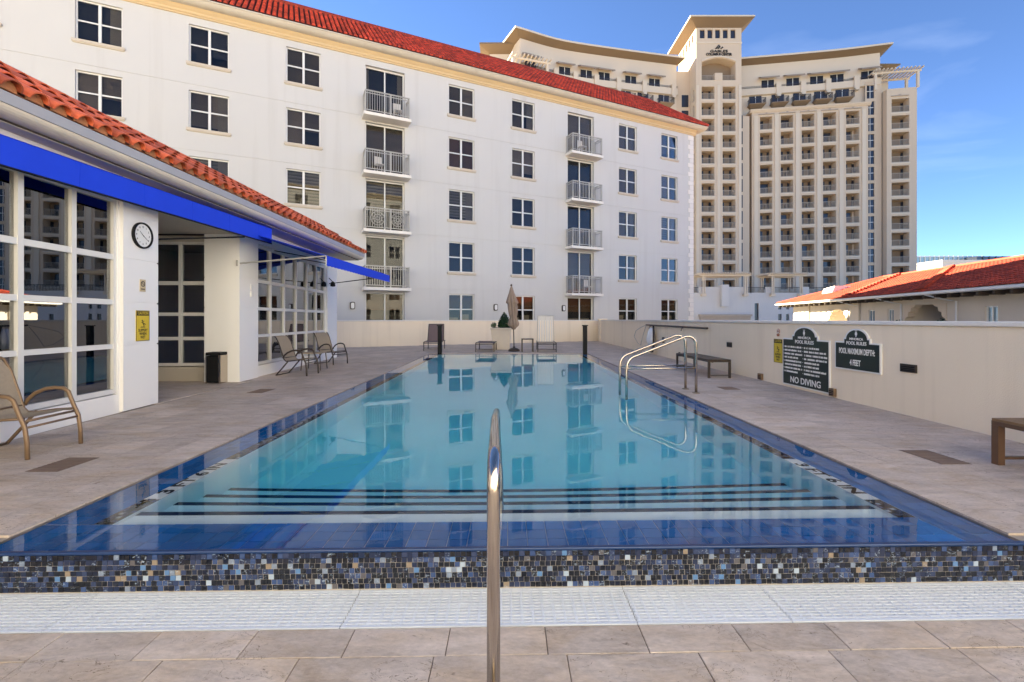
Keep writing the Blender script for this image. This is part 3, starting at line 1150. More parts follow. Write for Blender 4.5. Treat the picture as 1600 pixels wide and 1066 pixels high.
# ------------------------------------------------------------------ things on the clubhouse front
ck = thing("wall_clock", "round white wall clock with black rim on the clubhouse pier", "clock", (-5.168 - .047 * 6.78 + .05, 6.78, 2.54), ca - 0)
q = MB()
n = 40
ring = [(.19, 0), (.194, -.025), (.19, -.042), (.177, -.046), (.170, -.036), (.166, -.02)]
for (ra, ya), (rb_, yb_) in zip(ring, ring[1:]):
    for k in range(n):
        a0, a1 = 2 * math.pi * k / n, 2 * math.pi * (k + 1) / n
        q.poly([(ra * math.cos(a0), ya, ra * math.sin(a0)), (ra * math.cos(a1), ya, ra * math.sin(a1)), (rb_ * math.cos(a1), yb_, rb_ * math.sin(a1)), (rb_ * math.cos(a0), yb_, rb_ * math.sin(a0))])
q.build("rim", 'black', ck, smooth=True)
q = MB()
q.slab([(.172 * math.cos(2 * math.pi * k / n), .168 * math.sin(2 * math.pi * k / n)) for k in range(n)], -.025, -.002)
q.build("dial", 'clockw', ck)
for h in range(1, 13):
    a = math.pi / 2 - h * math.pi / 6
    lettering(str(h), .036, 'text_black', ck, (.125 * math.cos(a), -.027, .125 * math.sin(a)), bold=.0006, extr=.0006)
def hand(ang, L, wd, y):
    m_ = MB()
    u = Vector((math.cos(ang), 0, math.sin(ang)))
    v = Vector((-math.sin(ang), 0, math.cos(ang)))
    p = [u * -.02 - v * wd, u * L - v * wd * .5, u * L + v * wd * .5, u * -.02 + v * wd]
    m_.slab([(a.x, a.z) for a in p], y - .001, y + .001)
    m_.build("hand", 'text_black', ck)
hand(math.pi / 2 - 10.35 * math.pi / 6, .085, .005, -.030)
hand(math.pi / 2 - 21 * math.pi / 30, .125, .0038, -.033)

def caution(loc, rz, w_, h_, label):
    s = thing("caution_sign", label, "sign", loc, rz)
    m_ = MB()
    m_.slab([(-w_ / 2, 0), (w_ / 2, 0), (w_ / 2, h_), (-w_ / 2, h_)], -.008, 0)
    m_.build("panel", 'yellow', s)
    m_ = MB()
    e = .012
    m_.slab([(-w_ / 2 + e, h_ * .83), (w_ / 2 - e, h_ * .83), (w_ / 2 - e, h_ - e), (-w_ / 2 + e, h_ - e)], -.0105, -.0075)
    for a, b_, c, d_ in ((-w_ / 2, w_ / 2, 0, e * .5), (-w_ / 2, w_ / 2, h_ - e * .5, h_), (-w_ / 2, -w_ / 2 + e * .5, e * .5, h_ - e * .5), (w_ / 2 - e * .5, w_ / 2, e * .5, h_ - e * .5)):
        m_.slab([(a, c), (b_, c), (b_, d_), (a, d_)], -.0105, -.0075)
    # slipping figure
    k = h_
    cx, cz = 0, .58 * k
    m_.tube([(cx - .02 * k, -.009, cz + .05 * k), (cx + .015 * k, -.009, cz - .03 * k)], .016 * k, 6)
    m_.tube([(cx + .015 * k, -.009, cz - .03 * k), (cx + .07 * k, -.009, cz - .01 * k), (cx + .10 * k, -.009, cz - .05 * k)], .012 * k, 6)
    m_.tube([(cx + .015 * k, -.009, cz - .03 * k), (cx + .05 * k, -.009, cz - .08 * k), (cx + .02 * k, -.009, cz - .10 * k)], .012 * k, 6)
    m_.tube([(cx - .02 * k, -.009, cz + .05 * k), (cx + .05 * k, -.009, cz + .07 * k)], .009 * k, 6)
    m_.tube([(cx - .02 * k, -.009, cz + .05 * k), (cx - .07 * k, -.009, cz + .02 * k)], .009 * k, 6)
    m_.tube([(cx - .035 * k, -.009, cz + .075 * k), (cx - .03 * k, -.009, cz + .105 * k)], .02 * k, 8)
    m_.slab([(cx - .11 * k, cz - .14 * k), (cx + .11 * k, cz - .14 * k), (cx + .08 * k, cz - .115 * k), (cx - .08 * k, cz - .115 * k)], -.0105, -.0075)
    m_.build("pictogram", 'text_black', s)
    lettering("CAUTION", h_ * .125, 'yellow', s, (0, -.0115, h_ * .905), bold=.0008, extr=.0006, xs=w_ / h_ * 1.42)
    for i, tx in enumerate(("SLIPPERY", "WHEN", "WET")):
        lettering(tx, h_ * .125, 'text_black', s, (0, -.0085, h_ * (.345 - .115 * i)), bold=.0012, extr=.0008, xs=w_ / h_ * 1.42)
    return s
def clubx(y): return -5.168 - .047 * y
caution((clubx(6.80) + .052, 6.80, .98), ca, .26, .45, "yellow caution sign on the clubhouse pier under the clock")
pl = thing("plaque", "small beige no smoking plaque between clock and yellow sign", "sign", (clubx(6.80) + .052, 6.80, 1.80), ca)
q = MB()
q.slab([(-.055, -.09), (.055, -.09), (.055, .09), (-.055, .09)], -.008, 0)
q.build("panel", 'beige', pl)
q = MB()
for k in range(20):
    a0, a1 = 2 * math.pi * k / 20, 2 * math.pi * (k + 1) / 20
    q.slab([(.030 * math.cos(a0), .025 + .030 * math.sin(a0)), (.030 * math.cos(a1), .025 + .030 * math.sin(a1)), (.042 * math.cos(a1), .025 + .042 * math.sin(a1)), (.042 * math.cos(a0), .025 + .042 * math.sin(a0))], -.010, -.007)
q.slab([(-.026, .046), (.020, 0), (.028, .006), (-.018, .052)], -.0102, -.007)
q.slab([(-.04, -.06), (.04, -.06), (.04, -.045), (-.04, -.045)], -.010, -.007)
q.build("emblem", 'text_dark', pl)
ws = thing("wall_light", "small pale double wall light on the clubhouse column", "lamp", (clubx(9.95) + .052, 9.95, 1.9), ca)
q = MB()
q.box(-.05, .05, -.03, 0, -.11, -.0)
q.build("lower_shade", 'signw', ws)
q = MB()
q.box(-.04, .04, -.02, 0, .02, .15)
q.build("upper_plate", 'signw', ws)
tc = thing("trash_bin", "black bin with steel edge standing in the alcove corner", "bin", (-5.95, 9.38, 0))
q = MB()
q.box(-.15, .10, -.14, .14, .02, .56)
q.box(-.16, .14, -.15, .15, .57, .63)
bevel(q.build("body", 'black', tc), .01)
q = MB()
q.box(.101, .145, -.145, .145, .0, .57)
q.box(-.155, -.135, -.15, -.141, .0, .57)
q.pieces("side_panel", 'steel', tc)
sp_ = thing("spotlight", "pair of black flood lamps under the far awning", "lamp", (-5.72, 14.2, 2.42))
for dx in (0, .28):
    q = MB()
    q.lathe([(.02, .05), (.06, .02), (.075, -.06), (.07, -.10), (.02, -.11)], 14, dx, 0)
    q.tube([(dx, 0, .04), (dx - .12, 0, .16)], .012, 6)
    q.build("lamp_head", 'black', sp_)

# ================================================================== WHITE APARTMENT BUILDING
fa = math.atan2(.431, .902)
apt = thing("apartment_building", "white five storey apartment block with red tile roof and balconies", "building", (-2.58, 25.3, 0), fa)
ST = 2.87
cols = [-20.0, -16.31, -12.53, -8.72, -.74, 3.11, 10.91, 14.58]
WW, WH = 1.5, 1.66
doors = [-5.12, 6.94]
DW = 1.97
holes = []
for u in cols:
    for k in range(5):
        hd = 2.68 + ST * k
        holes.append((u, u + WW, hd - WH, hd, .3, None))
for u in doors:
    for k in range(5):
        hd = 2.68 + ST * k
        holes.append((u, u + DW, 2.89 + ST * (k - 1) if k else .9, hd, .3, None))
WL, WRt = -30.0, 17.6
for k in range(5):
    z = 2.93 + ST * k
    if z > 14:
        continue
    for a, b_ in ((WL + .05, -5.4), (-2.9, 6.7), (9.2, 17.0)):
        holes.append((a, b_, z - .012, z + .012, .02, 0))
q = MB()
q.wall(WL, WRt, -4, 14.55, holes)
q.build("wall", 'facade', apt)
q = MB()
q.box(WL + .05, WRt, .62, 20, -4, 15.6)
q.build("core", 'dark_in', apt)
q = MB()
q.poly([(WRt, 0, -4), (WRt, 20.05, -4), (WRt, 20.05, 15), (WRt, 0, 15)])
q.poly([(WL, 0, -4), (WL, 20.05, -4), (WL, 20.05, 15), (WL, 0, 15)])
q.poly([(WL, 20.05, -4), (WRt, 20.05, -4), (WRt, 20.05, 15), (WL, 20.05, 15)])
q.build("side_wall", 'facade', apt)
# quoins at the right corner
qm = MB()
qm.box(0, .52, -.03, .01, .012, .31)
qs = qm.mesh("quoin", 'cap')
for i in range(44):
    w_ = 1.0 if i % 2 else .72
    put("quoin", qs, apt, (WRt + .01 - .52 * w_, 0, .25 + i * .322), (0, 0, 0), (w_, 1, 1))
# window prototype meshes
def window_meshes(w_, h_):
    fr = MB()
    f = .055
    y0, y1 = .10, .17
    fr.box(0, w_, y0, y1, 0, f)
    fr.box(0, w_, y0, y1, h_ - f, h_)
    fr.box(0, f, y0 - .002, y1 - .002, f, h_ - f)
    fr.box(w_ - f, w_, y0 - .002, y1 - .002, f, h_ - f)
    fr.box(w_ / 2 - .05, w_ / 2 + .05, y0 - .01, y1 - .002, f, h_ - f)
    fr.box(f, w_ / 2 - .05, y0 + .01, y1 - .01, h_ / 2 - .03, h_ / 2 + .03)
    fr.box(w_ / 2 + .05, w_ - f, y0 + .01, y1 - .01, h_ / 2 - .03, h_ / 2 + .03)
    pw, ph = w_ / 2 - .05 - f, h_ / 2 - .03 - f
    pn = MB()
    pn.box(-.004, pw + .004, .135, .141, -.004, ph + .004)
    return fr.mesh("window", 'frame'), pn.mesh("pane", 'glass'), pw, ph, f
wm, pnm, pw, ph, ff = window_meshes(WW, WH)
sm = MB()
sm.box(-.09, WW + .09, -.09, .10, -.10, -.0)
sm.box(-.06, WW + .06, -.06, .0, -.14, -.10)
silm = sm.mesh("sill", 'sill')
random.seed(11)
kinds = {}
def add_blind(parent, w_, z0, z1, m, y=.24):
    q_ = MB()
    q_.box(.03, w_ - .03, y, y + .01, z0, z1)
    q_.build("blind", m, parent)
for ci, u in enumerate(cols):
    for k in range(5):
        hd = 2.68 + ST * k
        wo_ = put("window", wm, apt, (u, 0, hd - WH))
        for (px_, pz_) in ((ff, ff), (WW / 2 + .05, ff), (ff, WH / 2 + .03), (WW / 2 + .05, WH / 2 + .03)):
            put("pane", pnm, wo_, (px_, 0, pz_))
        if k > 0:
            put("sill", silm, wo_, (0, 0, 0))
        if k == 0:
            add_blind(wo_, WW, WH * random.uniform(.5, .6), WH, 'blind_wood')
            q = MB()
            q.box(.05, .65, .36, .58, .05, random.uniform(.35, .62))
            q.box(.8, 1.3, .36, .58, .05, random.uniform(.25, .55))
            q.pieces("seat_back", 'sofa', wo_)
        else:
            pick = {(2, 2): 's', (1, 2): 'g', (0, 3): 'g', (3, 2): 's', (4, 2): 's', (4, 3): 'w', (3, 3): 'g', (2, 3): 'g', (0, 4): 'g', (2, 4): 'n', (3, 4): 'g', (4, 1): 'n', (6, 1): 'n', (7, 1): 'n'}.get((ci, k))
            if pick is None:
                pick = random.choice("ggggnsn")
            lo = WH * random.choice((.0, .0, .12, .3, .05))
            bm2 = {'g': 'blind_grey', 's': 'blind_slat', 'n': 'blind_navy', 'w': 'blind_wood'}[pick]
            for hx in (0, 1):
                lo2 = lo if random.random() < .6 else WH * random.choice((.0, .2, .45, .52))
                q = MB()
                q.box(.03 + hx * WW / 2, WW / 2 - .03 + hx * WW / 2, .24, .25, lo2, WH)
                q.build("blind", bm2, wo_)
            if random.random() < .3:
                q = MB()
                q.box(WW * .7, WW * .95, .20, .215, .02, WH - .04)
                q.build("curtain", 'curtain', wo_)
# balconies and their doors
def rail_mesh(w_, dep, h_):
    r_ = MB()
    def run(p, q_, posts):
        p, q_ = Vector(p), Vector(q_)
        L = (q_ - p).length
        dv = (q_ - p) / L
        nv = Vector((-dv.y, dv.x, 0))
        def bar(a, b_, z0, z1, t_):
            A, B = p + dv * a, p + dv * b_
            r_.hexa([tuple(A - nv * t_ + Vector((0, 0, z0))), tuple(B - nv * t_ + Vector((0, 0, z0))), tuple(B + nv * t_ + Vector((0, 0, z0))), tuple(A + nv * t_ + Vector((0, 0, z0)))],
                    [tuple(A - nv * t_ + Vector((0, 0, z1))), tuple(B - nv * t_ + Vector((0, 0, z1))), tuple(B + nv * t_ + Vector((0, 0, z1))), tuple(A + nv * t_ + Vector((0, 0, z1)))])
        bar(0, L, h_ - .045, h_, .03)
        bar(0, L, .08, .115, .018)
        bar(0, L, h_ - .16, h_ - .13, .014)
        n_ = max(1, int(L / .112))
        for i in range(1, n_):
            a = L * i / n_
            bar(a - .010, a + .010, .116, h_ - .046, .010)
        for a in posts:
            bar(a - .025, a + .025, 0.0, h_ - .004, .026)
    run((0, 0, 0), (w_, 0, 0), (.025, w_ * .56, w_ - .025))
    run((.02, .03, 0), (.02, dep, 0), (dep - .05,))
    run((w_ - .02, .03, 0), (w_ - .02, dep, 0), (dep - .05,))
    return r_.mesh("railing", 'rail')
BW, BD = 2.34, .76
railm = rail_mesh(BW - .14, BD - .06, 1.07)
bs_ = MB()
bs_.box(0, BW, -BD, .0, -.15, 0)
balm = bs_.mesh("balcony", 'cap')
dm = MB()
f = .06
dh = 2.66
dm.box(0, DW, .18, .26, dh - .07, dh)
dm.box(0, .06, .178, .258, 0, dh - .07)
dm.box(DW - .06, DW, .178, .258, 0, dh - .07)
dm.box(DW / 2 - .03, DW / 2 + .03, .17, .25, 0, dh - .07)
dm.box(.06, DW - .06, .18, .26, 0, .06)
doorm = dm.mesh("balcony_door", 'frame')
pd = MB()
pd.box(0, DW / 2 - .09, .22, .228, 0, dh - .13)
pdm = pd.mesh("pane", 'glass')
random.seed(5)
for di, u in enumerate(doors):
    for k in range(5):
        zb0 = 2.89 + ST * (k - 1)
        zz = zb0 if k else .02
        do = put("balcony_door", doorm, apt, (u, 0, zz))
        put("pane", pdm, do, (.06, 0, .06))
        put("pane", pdm, do, (DW / 2 + .03, 0, .06))
        bm_ = [['blind_wood', 'blind_navy', 'blind_slat', 'blind_grey', 'blind_navy'], ['blind_wood', 'blind_grey', 'blind_navy', 'blind_navy', 'blind_grey']][di][k]
        lo = {('blind_wood', 0): 1.75, ('blind_slat', 0): 1.2}.get((bm_, 0), .1 if k else 1.7)
        add_blind(do, DW, lo, dh - .02, bm_, .34)
        if di == 0 and k == 4:
            q = MB()
            q.box(.05, .2, .30, .32, .1, dh - .1)
            q.box(DW - .32, DW - .08, .30, .32, .1, dh - .1)
            q.pieces("curtain", 'curtain', do)
        if k == 0:
            q = MB()
            q.box(.1, DW - .1, .4, .58, .1, 1.1 + .25 * di)
            q.build("seat_back", 'sofa', do)
        if k:
            bo = put("balcony", balm, apt, (u - .19, 0, zb0))
            put("railing", railm, bo, (.07, -BD + .05, 0))
# cornice, gutter and tile roof
EV = 14.95
q = MB()
q.extrude([(0, 14.48), (-.06, 14.48), (-.06, 14.54), (-.11, 14.57), (-.11, 14.66), (-.16, 14.70), (-.24, 14.78), (-.24, 14.80), (.3, 14.80), (.3, 14.48)], WL, 17.78)
q.build("cornice", 'trimy', apt)
q = MB()
q.extrude([(-.25, 14.803), (-.42, 14.803), (-.52, 14.83), (-.60, 14.88), (-.64, 14.93), (-.70, 14.94), (-.70, 14.985), (.3, 14.985), (.3, 14.803)], WL, 18.32)
q.build("gutter", 'gutter', apt)
RB, RZ = 3.0, 18.0
sl_len = math.hypot(RB + .66, RZ - EV - .03)
hipk = 2.3 / (RB + .66)
q = MB()
q.poly([(WL, -.66, EV + .03), (18.28, -.66, EV + .03), (18.28 - 2.3, RB, RZ), (WL, RB, RZ)])
q.poly([(18.28, -.66, EV + .03), (18.28, 20.6, EV + .03), (18.28 - 2.3, 17, RZ), (18.28 - 2.3, RB, RZ)])
q.poly([(WL, RB, RZ), (15.98, RB, RZ), (15.98, 17, RZ), (WL, 17, RZ)])
q.poly([(WL, 17, RZ), (15.98, 17, RZ), (18.28, 20.6, EV + .03), (WL, 20.6, EV + .03)])
q.poly([(WL, -.66, EV + .03), (WL, RB, RZ), (WL, 17, RZ), (WL, 20.6, EV + .03)])
q.build("roof", 'roofdark', apt)
def tile_field(P0, A, S, width, length, pitch, course_, inside, w_=.78, h_=.075, n=4, lift=.035):
    mb = MB()
    A, S, P0 = Vector(A).normalized(), Vector(S).normalized(), Vector(P0)
    N = A.cross(S)
    if N.z < 0:
        N = -N
    nc, nr = int(width / pitch), int(length / course_)
    for i in range(nc):
        for j in range(nr):
            a0, s0 = (i + .5) * pitch, j * course_
            if not inside(a0, s0 + course_ * .3):
                continue
            jit = random.uniform(-.006, .006)
            base = len(mb.v)
            for ss, sc_, lf in ((s0 - .02, 1.0, lift), (s0 + course_ + .02, .88, 0.0)):
                for k in range(n + 1):
                    an = math.pi * k / n
                    p = P0 + A * (a0 + jit + math.cos(an) * pitch * w_ / 2 * sc_) + S * ss + N * (math.sin(an) * h_ * sc_ + lf)
                    mb.v.append(tuple(p))
            for k in range(n):
                mb.f.append((base + k, base + k + 1, base + n + 2 + k, base + n + 1 + k))
                mb.m.append(0)
            mb.f.append(tuple(base + k for k in range(n + 1)))
            mb.m.append(0)
    return mb
tf = tile_field((WL, -.70, EV + .04), (1, 0, 0), (0, RB + .66, RZ - EV - .03), 18.3 - WL, sl_len, .235, .40,
                lambda a, s_: WL + a < 18.3 - s_ / sl_len * 2.3 and WL + a > -23, w_=.74, h_=.10, n=5, lift=.05)
struct(tf.build("roof_tiles", 'tile', apt), 'stuff')
q = MB()
q.tube([(18.3, -.70, EV + .12), (15.98, RB, RZ + .06)], .11, 8)
q.tube([(WL, RB, RZ + .05), (15.98, RB, RZ + .05)], .11, 8)
q.build("ridge_tiles", 'tile', apt)

def facade_pt(u, y=0, z=0):
    return (-2.58 + u * .902 - y * .431, 25.3 + u * .431 + y * .902, z)
for u, lab in ((-5.75, "oval wall sconce left of the leftmost ground floor window"), (2.05, "black framed wall sconce above the planter"), (6.62, "wall sconce beside the right balcony column")):
    s = thing("wall_sconce", lab, "lamp", facade_pt(u, 0, 1.98), fa, "sconces on the white facade")
    q = MB()
    pts = []
    for k in range(24):
        a = 2 * math.pi * k / 24
        cx, cz = math.cos(a), math.sin(a)
        pts.append((math.copysign(abs(cx) ** .5, cx) * .12, math.copysign(abs(cz) ** .5, cz) * .19))
    q.slab(pts, -.09, 0)
    q.build("housing", 'bronzed', s)
    q = MB()
    q.slab([(p[0] * .68, p[1] * .76) for p in pts], -.11, -.088)
    q.build("lens", 'lampglass', s)
for u, k, lab in ((-4.5, 3, "small white chair on the second highest left balcony"), (-3.6, 4, "small white chair on the top left balcony"), (7.7, 4, "small white chair on the top right balcony"), (8.2, 1, "small white chair on the lowest right balcony")):
    c_ = thing("balcony_chair", lab, "chair", facade_pt(u, -.42, 2.89 + ST * (k - 1)), fa + random.uniform(-.6, .6), "chairs on the white building's balconies")
    q = MB()
    q.box(-.2, .2, -.2, .2, .41, .44)
    q.build("seat", 'strap', c_)
    q = MB()
    q.box(-.2, .2, .19, .215, .44, .88)
    q.build("backrest", 'strap', c_)
    for sx in (-.18, .18):
        for sy in (-.18, .18):
            q = MB()
            q.tube([(sx, sy, 0), (sx, sy, .41)], .014, 6)
            q.build("leg", 'strap', c_)
for i, du in enumerate((.55, 1.55)):
    o_ = thing("balcony_ornament", ("left" if i == 0 else "right") + " round lattice disc on the balcony railing under the slatted door", "ornament", facade_pt(-5.31 + du + .1, -BD - .03, 2.89 + ST + .52), fa, "round discs on the balcony")
    q = MB()
    for ra in (.33, .2, .08):
        q.tube([(ra * math.cos(2 * math.pi * k / 24), 0, ra * math.sin(2 * math.pi * k / 24)) for k in range(25)], .014, 6)
    for k in range(10):
        a = math.pi * k / 5
        q.tube([(.08 * math.cos(a), 0, .08 * math.sin(a)), (.33 * math.cos(a + .25), 0, .33 * math.sin(a + .25))], .011, 5)
    q.build("lattice", 'rail', o_)

# made-up wing added behind the camera to bounce sunlight into the shaded pool
rw = thing("bounce_wing", "unseen white wing added behind the viewpoint to bounce sunlight", "building", (24, -5.4, 0), fa + math.pi)
hb = []
for i in range(16):
    for k in range(6):
        u = 1.6 + i * 3.9
        hb.append((u, u + 1.5, 1.0 + 2.87 * k, 2.66 + 2.87 * k, .3, None))
q = MB()
q.wall(0, 64, -4, 18, hb)
q.poly([(0, 0, 18), (64, 0, 18), (64, 12, 18), (0, 12, 18)])
q.poly([(0, 0, -4), (0, 12, -4), (0, 12, 18), (0, 0, 18)])
q.poly([(64, 0, -4), (64, 12, -4), (64, 12, 18), (64, 0, 18)])
q.build("wall", 'facade', rw)
q = MB()
q.box(.1, 63.9, .62, 11.9, -4, 17.8)
q.build("core", 'dark_in', rw)
for i in range(16):
    for k in range(6):
        wo_ = put("window", wm, rw, (1.6 + i * 3.9, 0, 1.0 + 2.87 * k))
q = MB()
q.extrude([(0, 17.6), (-.3, 17.9), (-.5, 18.001), (-.5, 18.15), (.3, 18.15), (.3, 17.6)], 0, 64)
q.build("cornice", 'trimy', rw)

# ================================================================== CONDO TOWER
tw = thing("condominium_tower", "tall curved tan condominium with central clock-less tower and stacked balconies", "building", (38, 84, -4))
tw["label"] = "tall curved tan condominium with square central tower and stacked balconies"
TO = Vector((38, 84, -4))
def tpart(mb, name, m, world_loc=(0, 0, 0), rz=0.0, **kw):
    return mb.build(name, m, tw, tuple(Vector(world_loc) - TO), rz, **kw)
def tput(name, me, world_loc, rz=0.0, parent=None, scale=None):
    return put(name, me, tw, tuple(Vector(world_loc) - TO), (0, 0, rz), scale)
TST = 2.876
# opening furniture shared by all recessed balconies
def recess_rail(w_, h_=1.05):
    r_ = MB()
    r_.box(0, w_, .08, .14, h_ - .07, h_)
    r_.box(0, w_, .09, .13, .05, .12)
    n_ = int(w_ / .16)
    for i in range(1, n_):
        x = w_ * i / n_
        r_.box(x - .022, x + .022, .095, .125, .121, h_ - .071)
    for x in (.04, w_ * .5, w_ - .04):
        r_.box(x - .04, x + .04, .085, .135, 0, h_ - .002)
    return r_.mesh("railing", 'railt')
def recess_door(w_, side):
    r_ = MB()
    if side == 0:
        r_.box(.05, .95, 1.52, 1.56, .02, 2.1)
        r_.box(w_ - .42, w_ - .02, 1.52, 1.56, .02, 2.1)
    else:
        r_.box(.1, w_ * .52, 1.52, 1.56, .02, 2.1)
    return r_.mesh("balcony_door", 'curtdark')
# --- right block with five bays
blk_a = math.atan2(-3.1, 18.9)
O_b = Vector((44.0, 82.6, 0))
bay = [(1.36, 3.42), (4.81, 6.85), (8.25, 10.31), (11.69, 13.8), (15.36, 17.46)]
NR = 12
hl = []
for a, b_ in bay:
    for r_ in range(NR):
        top = 37.7 - TST * r_
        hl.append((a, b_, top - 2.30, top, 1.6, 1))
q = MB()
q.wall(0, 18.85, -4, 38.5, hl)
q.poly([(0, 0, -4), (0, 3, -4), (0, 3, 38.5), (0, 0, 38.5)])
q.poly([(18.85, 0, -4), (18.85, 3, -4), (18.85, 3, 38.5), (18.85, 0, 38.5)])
tpart(q, "bay_block", ['stone', 'stone_shaded'], O_b, blk_a)
q = MB()
q.extrude([(-.12, 38.5), (-.35, 38.85), (-.35, 39.05), (2, 39.05), (2, 38.5)], -.35, 19.2)
tpart(q, "block_cornice", 'stone', O_b, blk_a)
pil = MB()
for a in [.65, 4.1, 7.53, 11.0, 14.58, 18.15]:
    pil.box(a - .32, a + .32, -.16, -.002, -4, 37.9)
pil.pieces("pilaster", 'stonel', tw, tuple(O_b - TO), blk_a)
rlm = recess_rail(2.06)
drm = [recess_door(2.06, 0), recess_door(2.06, 1)]
_c = MB()
_c.box(.1, 1.5, 1.50, 1.54, .02, 2.1, 0)
_c.box(.15, .6, 1.46, 1.495, .05, 2.05, 1)
drm.append(_c.mesh("balcony_door", ['curtdark', 'curtain']))
_c = MB()
_c.box(.5, 1.9, 1.50, 1.54, .02, 2.1, 0)
drm.append(_c.mesh("balcony_door", ['curtdark']))
bandm = MB()
bandm.box(-.12, 2.18, -.06, -.003, -.30, -.02)
bnm = bandm.mesh("floor_band", 'stonel')
hoodm = MB()
hoodm.box(-.3, 2.36, -.2, -.003, .30, .42)
hoodm.box(.9, 1.16, -.2, -.003, .42, .6)
hdm = hoodm.mesh("window_hood", 'lintel')
cb, sb = math.cos(blk_a), math.sin(blk_a)
def bpt(u, y, z): return (O_b.x + u * cb - y * sb, O_b.y + u * sb + y * cb, z)
random.seed(3)
stuff_m = MB()
stuff_m.box(0, .5, .6, 1.1, 0, .45)
stuff_m.box(0, .08, .6, 1.1, .45, .95)
chm = stuff_m.mesh("balcony_chair", 'bronzed')
for bi, (a, b_) in enumerate(bay):
    for r_ in range(NR):
        z = 37.7 - TST * r_ - 2.30
        tput("railing", rlm, bpt(a, 0, z), blk_a)
        tput("balcony_door", random.choice(drm + drm[:1] * 2), bpt(a, 0, z), blk_a)
        tput("floor_band", bnm, bpt(a, 0, z), blk_a)
        if random.random() < .5:
            tput("balcony_chair", chm, bpt(a + random.uniform(.4, 1.4), random.uniform(-.3, .3), z), blk_a)
    tput("window_hood", hdm, bpt(a, 0, 37.75), blk_a)
# --- strip windows and right end block
q = MB()
O_e = bpt(18.85, .9, 0)
hs = []
for r_ in range(14):
    top = 42.4 - TST * r_
    hs.append((.25, 1.45, top - 2.35, top, .18, None))
q.wall(0, 2.6, -4, 43.0, hs)
tpart(q, "strip_wall", 'stone', O_e, blk_a)
gl = MB()
for r_ in range(14):
    top = 42.4 - TST * r_
    gl.box(.8, .88, .10, .16, top - 2.33, top - .02, 1)
    gl.box(.27, 1.43, .10, .16, top - 1.1, top - 1.0, 1)
    gl.box(.25, 1.45, .165, .175, top - 2.35, top, 0)
struct(tpart(gl, "strip_windows", ['curtdark', 'frame'], O_e, blk_a), 'stuff')
q = MB()
O_r = bpt(21.6, -.2, 0)
er = [(.75, 3.45)]
hr = []
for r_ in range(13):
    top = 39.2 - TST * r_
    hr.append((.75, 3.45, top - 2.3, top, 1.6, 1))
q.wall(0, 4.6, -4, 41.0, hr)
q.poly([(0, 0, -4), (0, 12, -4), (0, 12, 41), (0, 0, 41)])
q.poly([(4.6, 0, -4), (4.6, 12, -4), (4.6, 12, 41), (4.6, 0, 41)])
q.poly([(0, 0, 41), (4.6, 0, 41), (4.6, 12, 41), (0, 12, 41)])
tpart(q, "end_block", ['stone', 'stone_shaded'], O_r, blk_a)
rl2 = recess_rail(2.7)
dr2 = recess_door(2.7, 0)
def rpt(u, y, z): return (O_r[0] + u * cb - y * sb, O_r[1] + u * sb + y * cb, z)
for r_ in range(13):
    z = 39.2 - TST * r_ - 2.3
    tput("railing", rl2, rpt(.75, 0, z), blk_a)
    tput("balcony_door", dr2, rpt(.75, 0, z), blk_a)
    tput("floor_band", bnm, rpt(.75, 0, z), blk_a, scale=(1.3, 1, 1))
tput("window_hood", hdm, rpt(.95, 0, 39.3), blk_a)
# pergola on the end block roof
def pergola(x0, x1, y0, y1, z0, z1, org, ang, n, m='stonel', name="pergola", post=.18):
    p = MB()
    for x in (x0 + .5, x1 - .5):
        for y in (y0 + .4, y1 - .3):
            p.box(x - post, x + post, y - post, y + post, z0, z1)
    p.box(x0, x1, y0 + .3, y0 + .5, z1, z1 + .3)
    p.box(x0, x1, y1 - .4, y1 - .2, z1, z1 + .3)
    for i in range(n):
        x = x0 + .15 + (x1 - x0 - .3) * i / (n - 1)
        p.box(x - .07, x + .07, y0 - .5, y1 + .3, z1 + .301, z1 + .55)
    return tpart(p, name, m, org, ang)
pergola(-2.2, 5.3, -.3, 3.2, 41.0, 43.7, O_r, blk_a, 13)
# --- upper storeys
def poly_frame(path, s):
    for P, Q in zip(path, path[1:]):
        l = math.hypot(Q[0] - P[0], Q[1] - P[1])
        if s <= l or Q is path[-1]:
            a = math.atan2(Q[1] - P[1], Q[0] - P[0])
            return (P[0] + (Q[0] - P[0]) * s / l, P[1] + (Q[1] - P[1]) * s / l), a
        s -= l
def smooth_path(path, n=7):
    out = []
    k = len(path)
    for i in range(k - 1):
        p0, p1, p2, p3 = path[max(i - 1, 0)], path[i], path[i + 1], path[min(i + 2, k - 1)]
        for j in range(n):
            t_ = j / n
            out.append(tuple(.5 * ((2 * p1[c]) + (-p0[c] + p2[c]) * t_ + (2 * p0[c] - 5 * p1[c] + 4 * p2[c] - p3[c]) * t_ ** 2 + (-p0[c] + 3 * p1[c] - 3 * p2[c] + p3[c]) * t_ ** 3) for c in (0, 1)))
    out.append(path[-1])
    return out
def offset_path(path, dst):
    out = []
    for i, p in enumerate(path):
        a, b_ = path[max(i - 1, 0)], path[min(i + 1, len(path) - 1)]
        dx, dy = b_[0] - a[0], b_[1] - a[1]
        l = math.hypot(dx, dy)
        out.append((p[0] + dy / l * dst, p[1] - dx / l * dst))      # to the right of travel = towards the viewer
    return out
def ribbon(mb, pa, za, pb, zb_, mi=0):
    for i in range(len(pa) - 1):
        mb.poly([(*pa[i], za), (*pa[i + 1], za), (*pb[i + 1], zb_), (*pb[i], zb_)], mi)
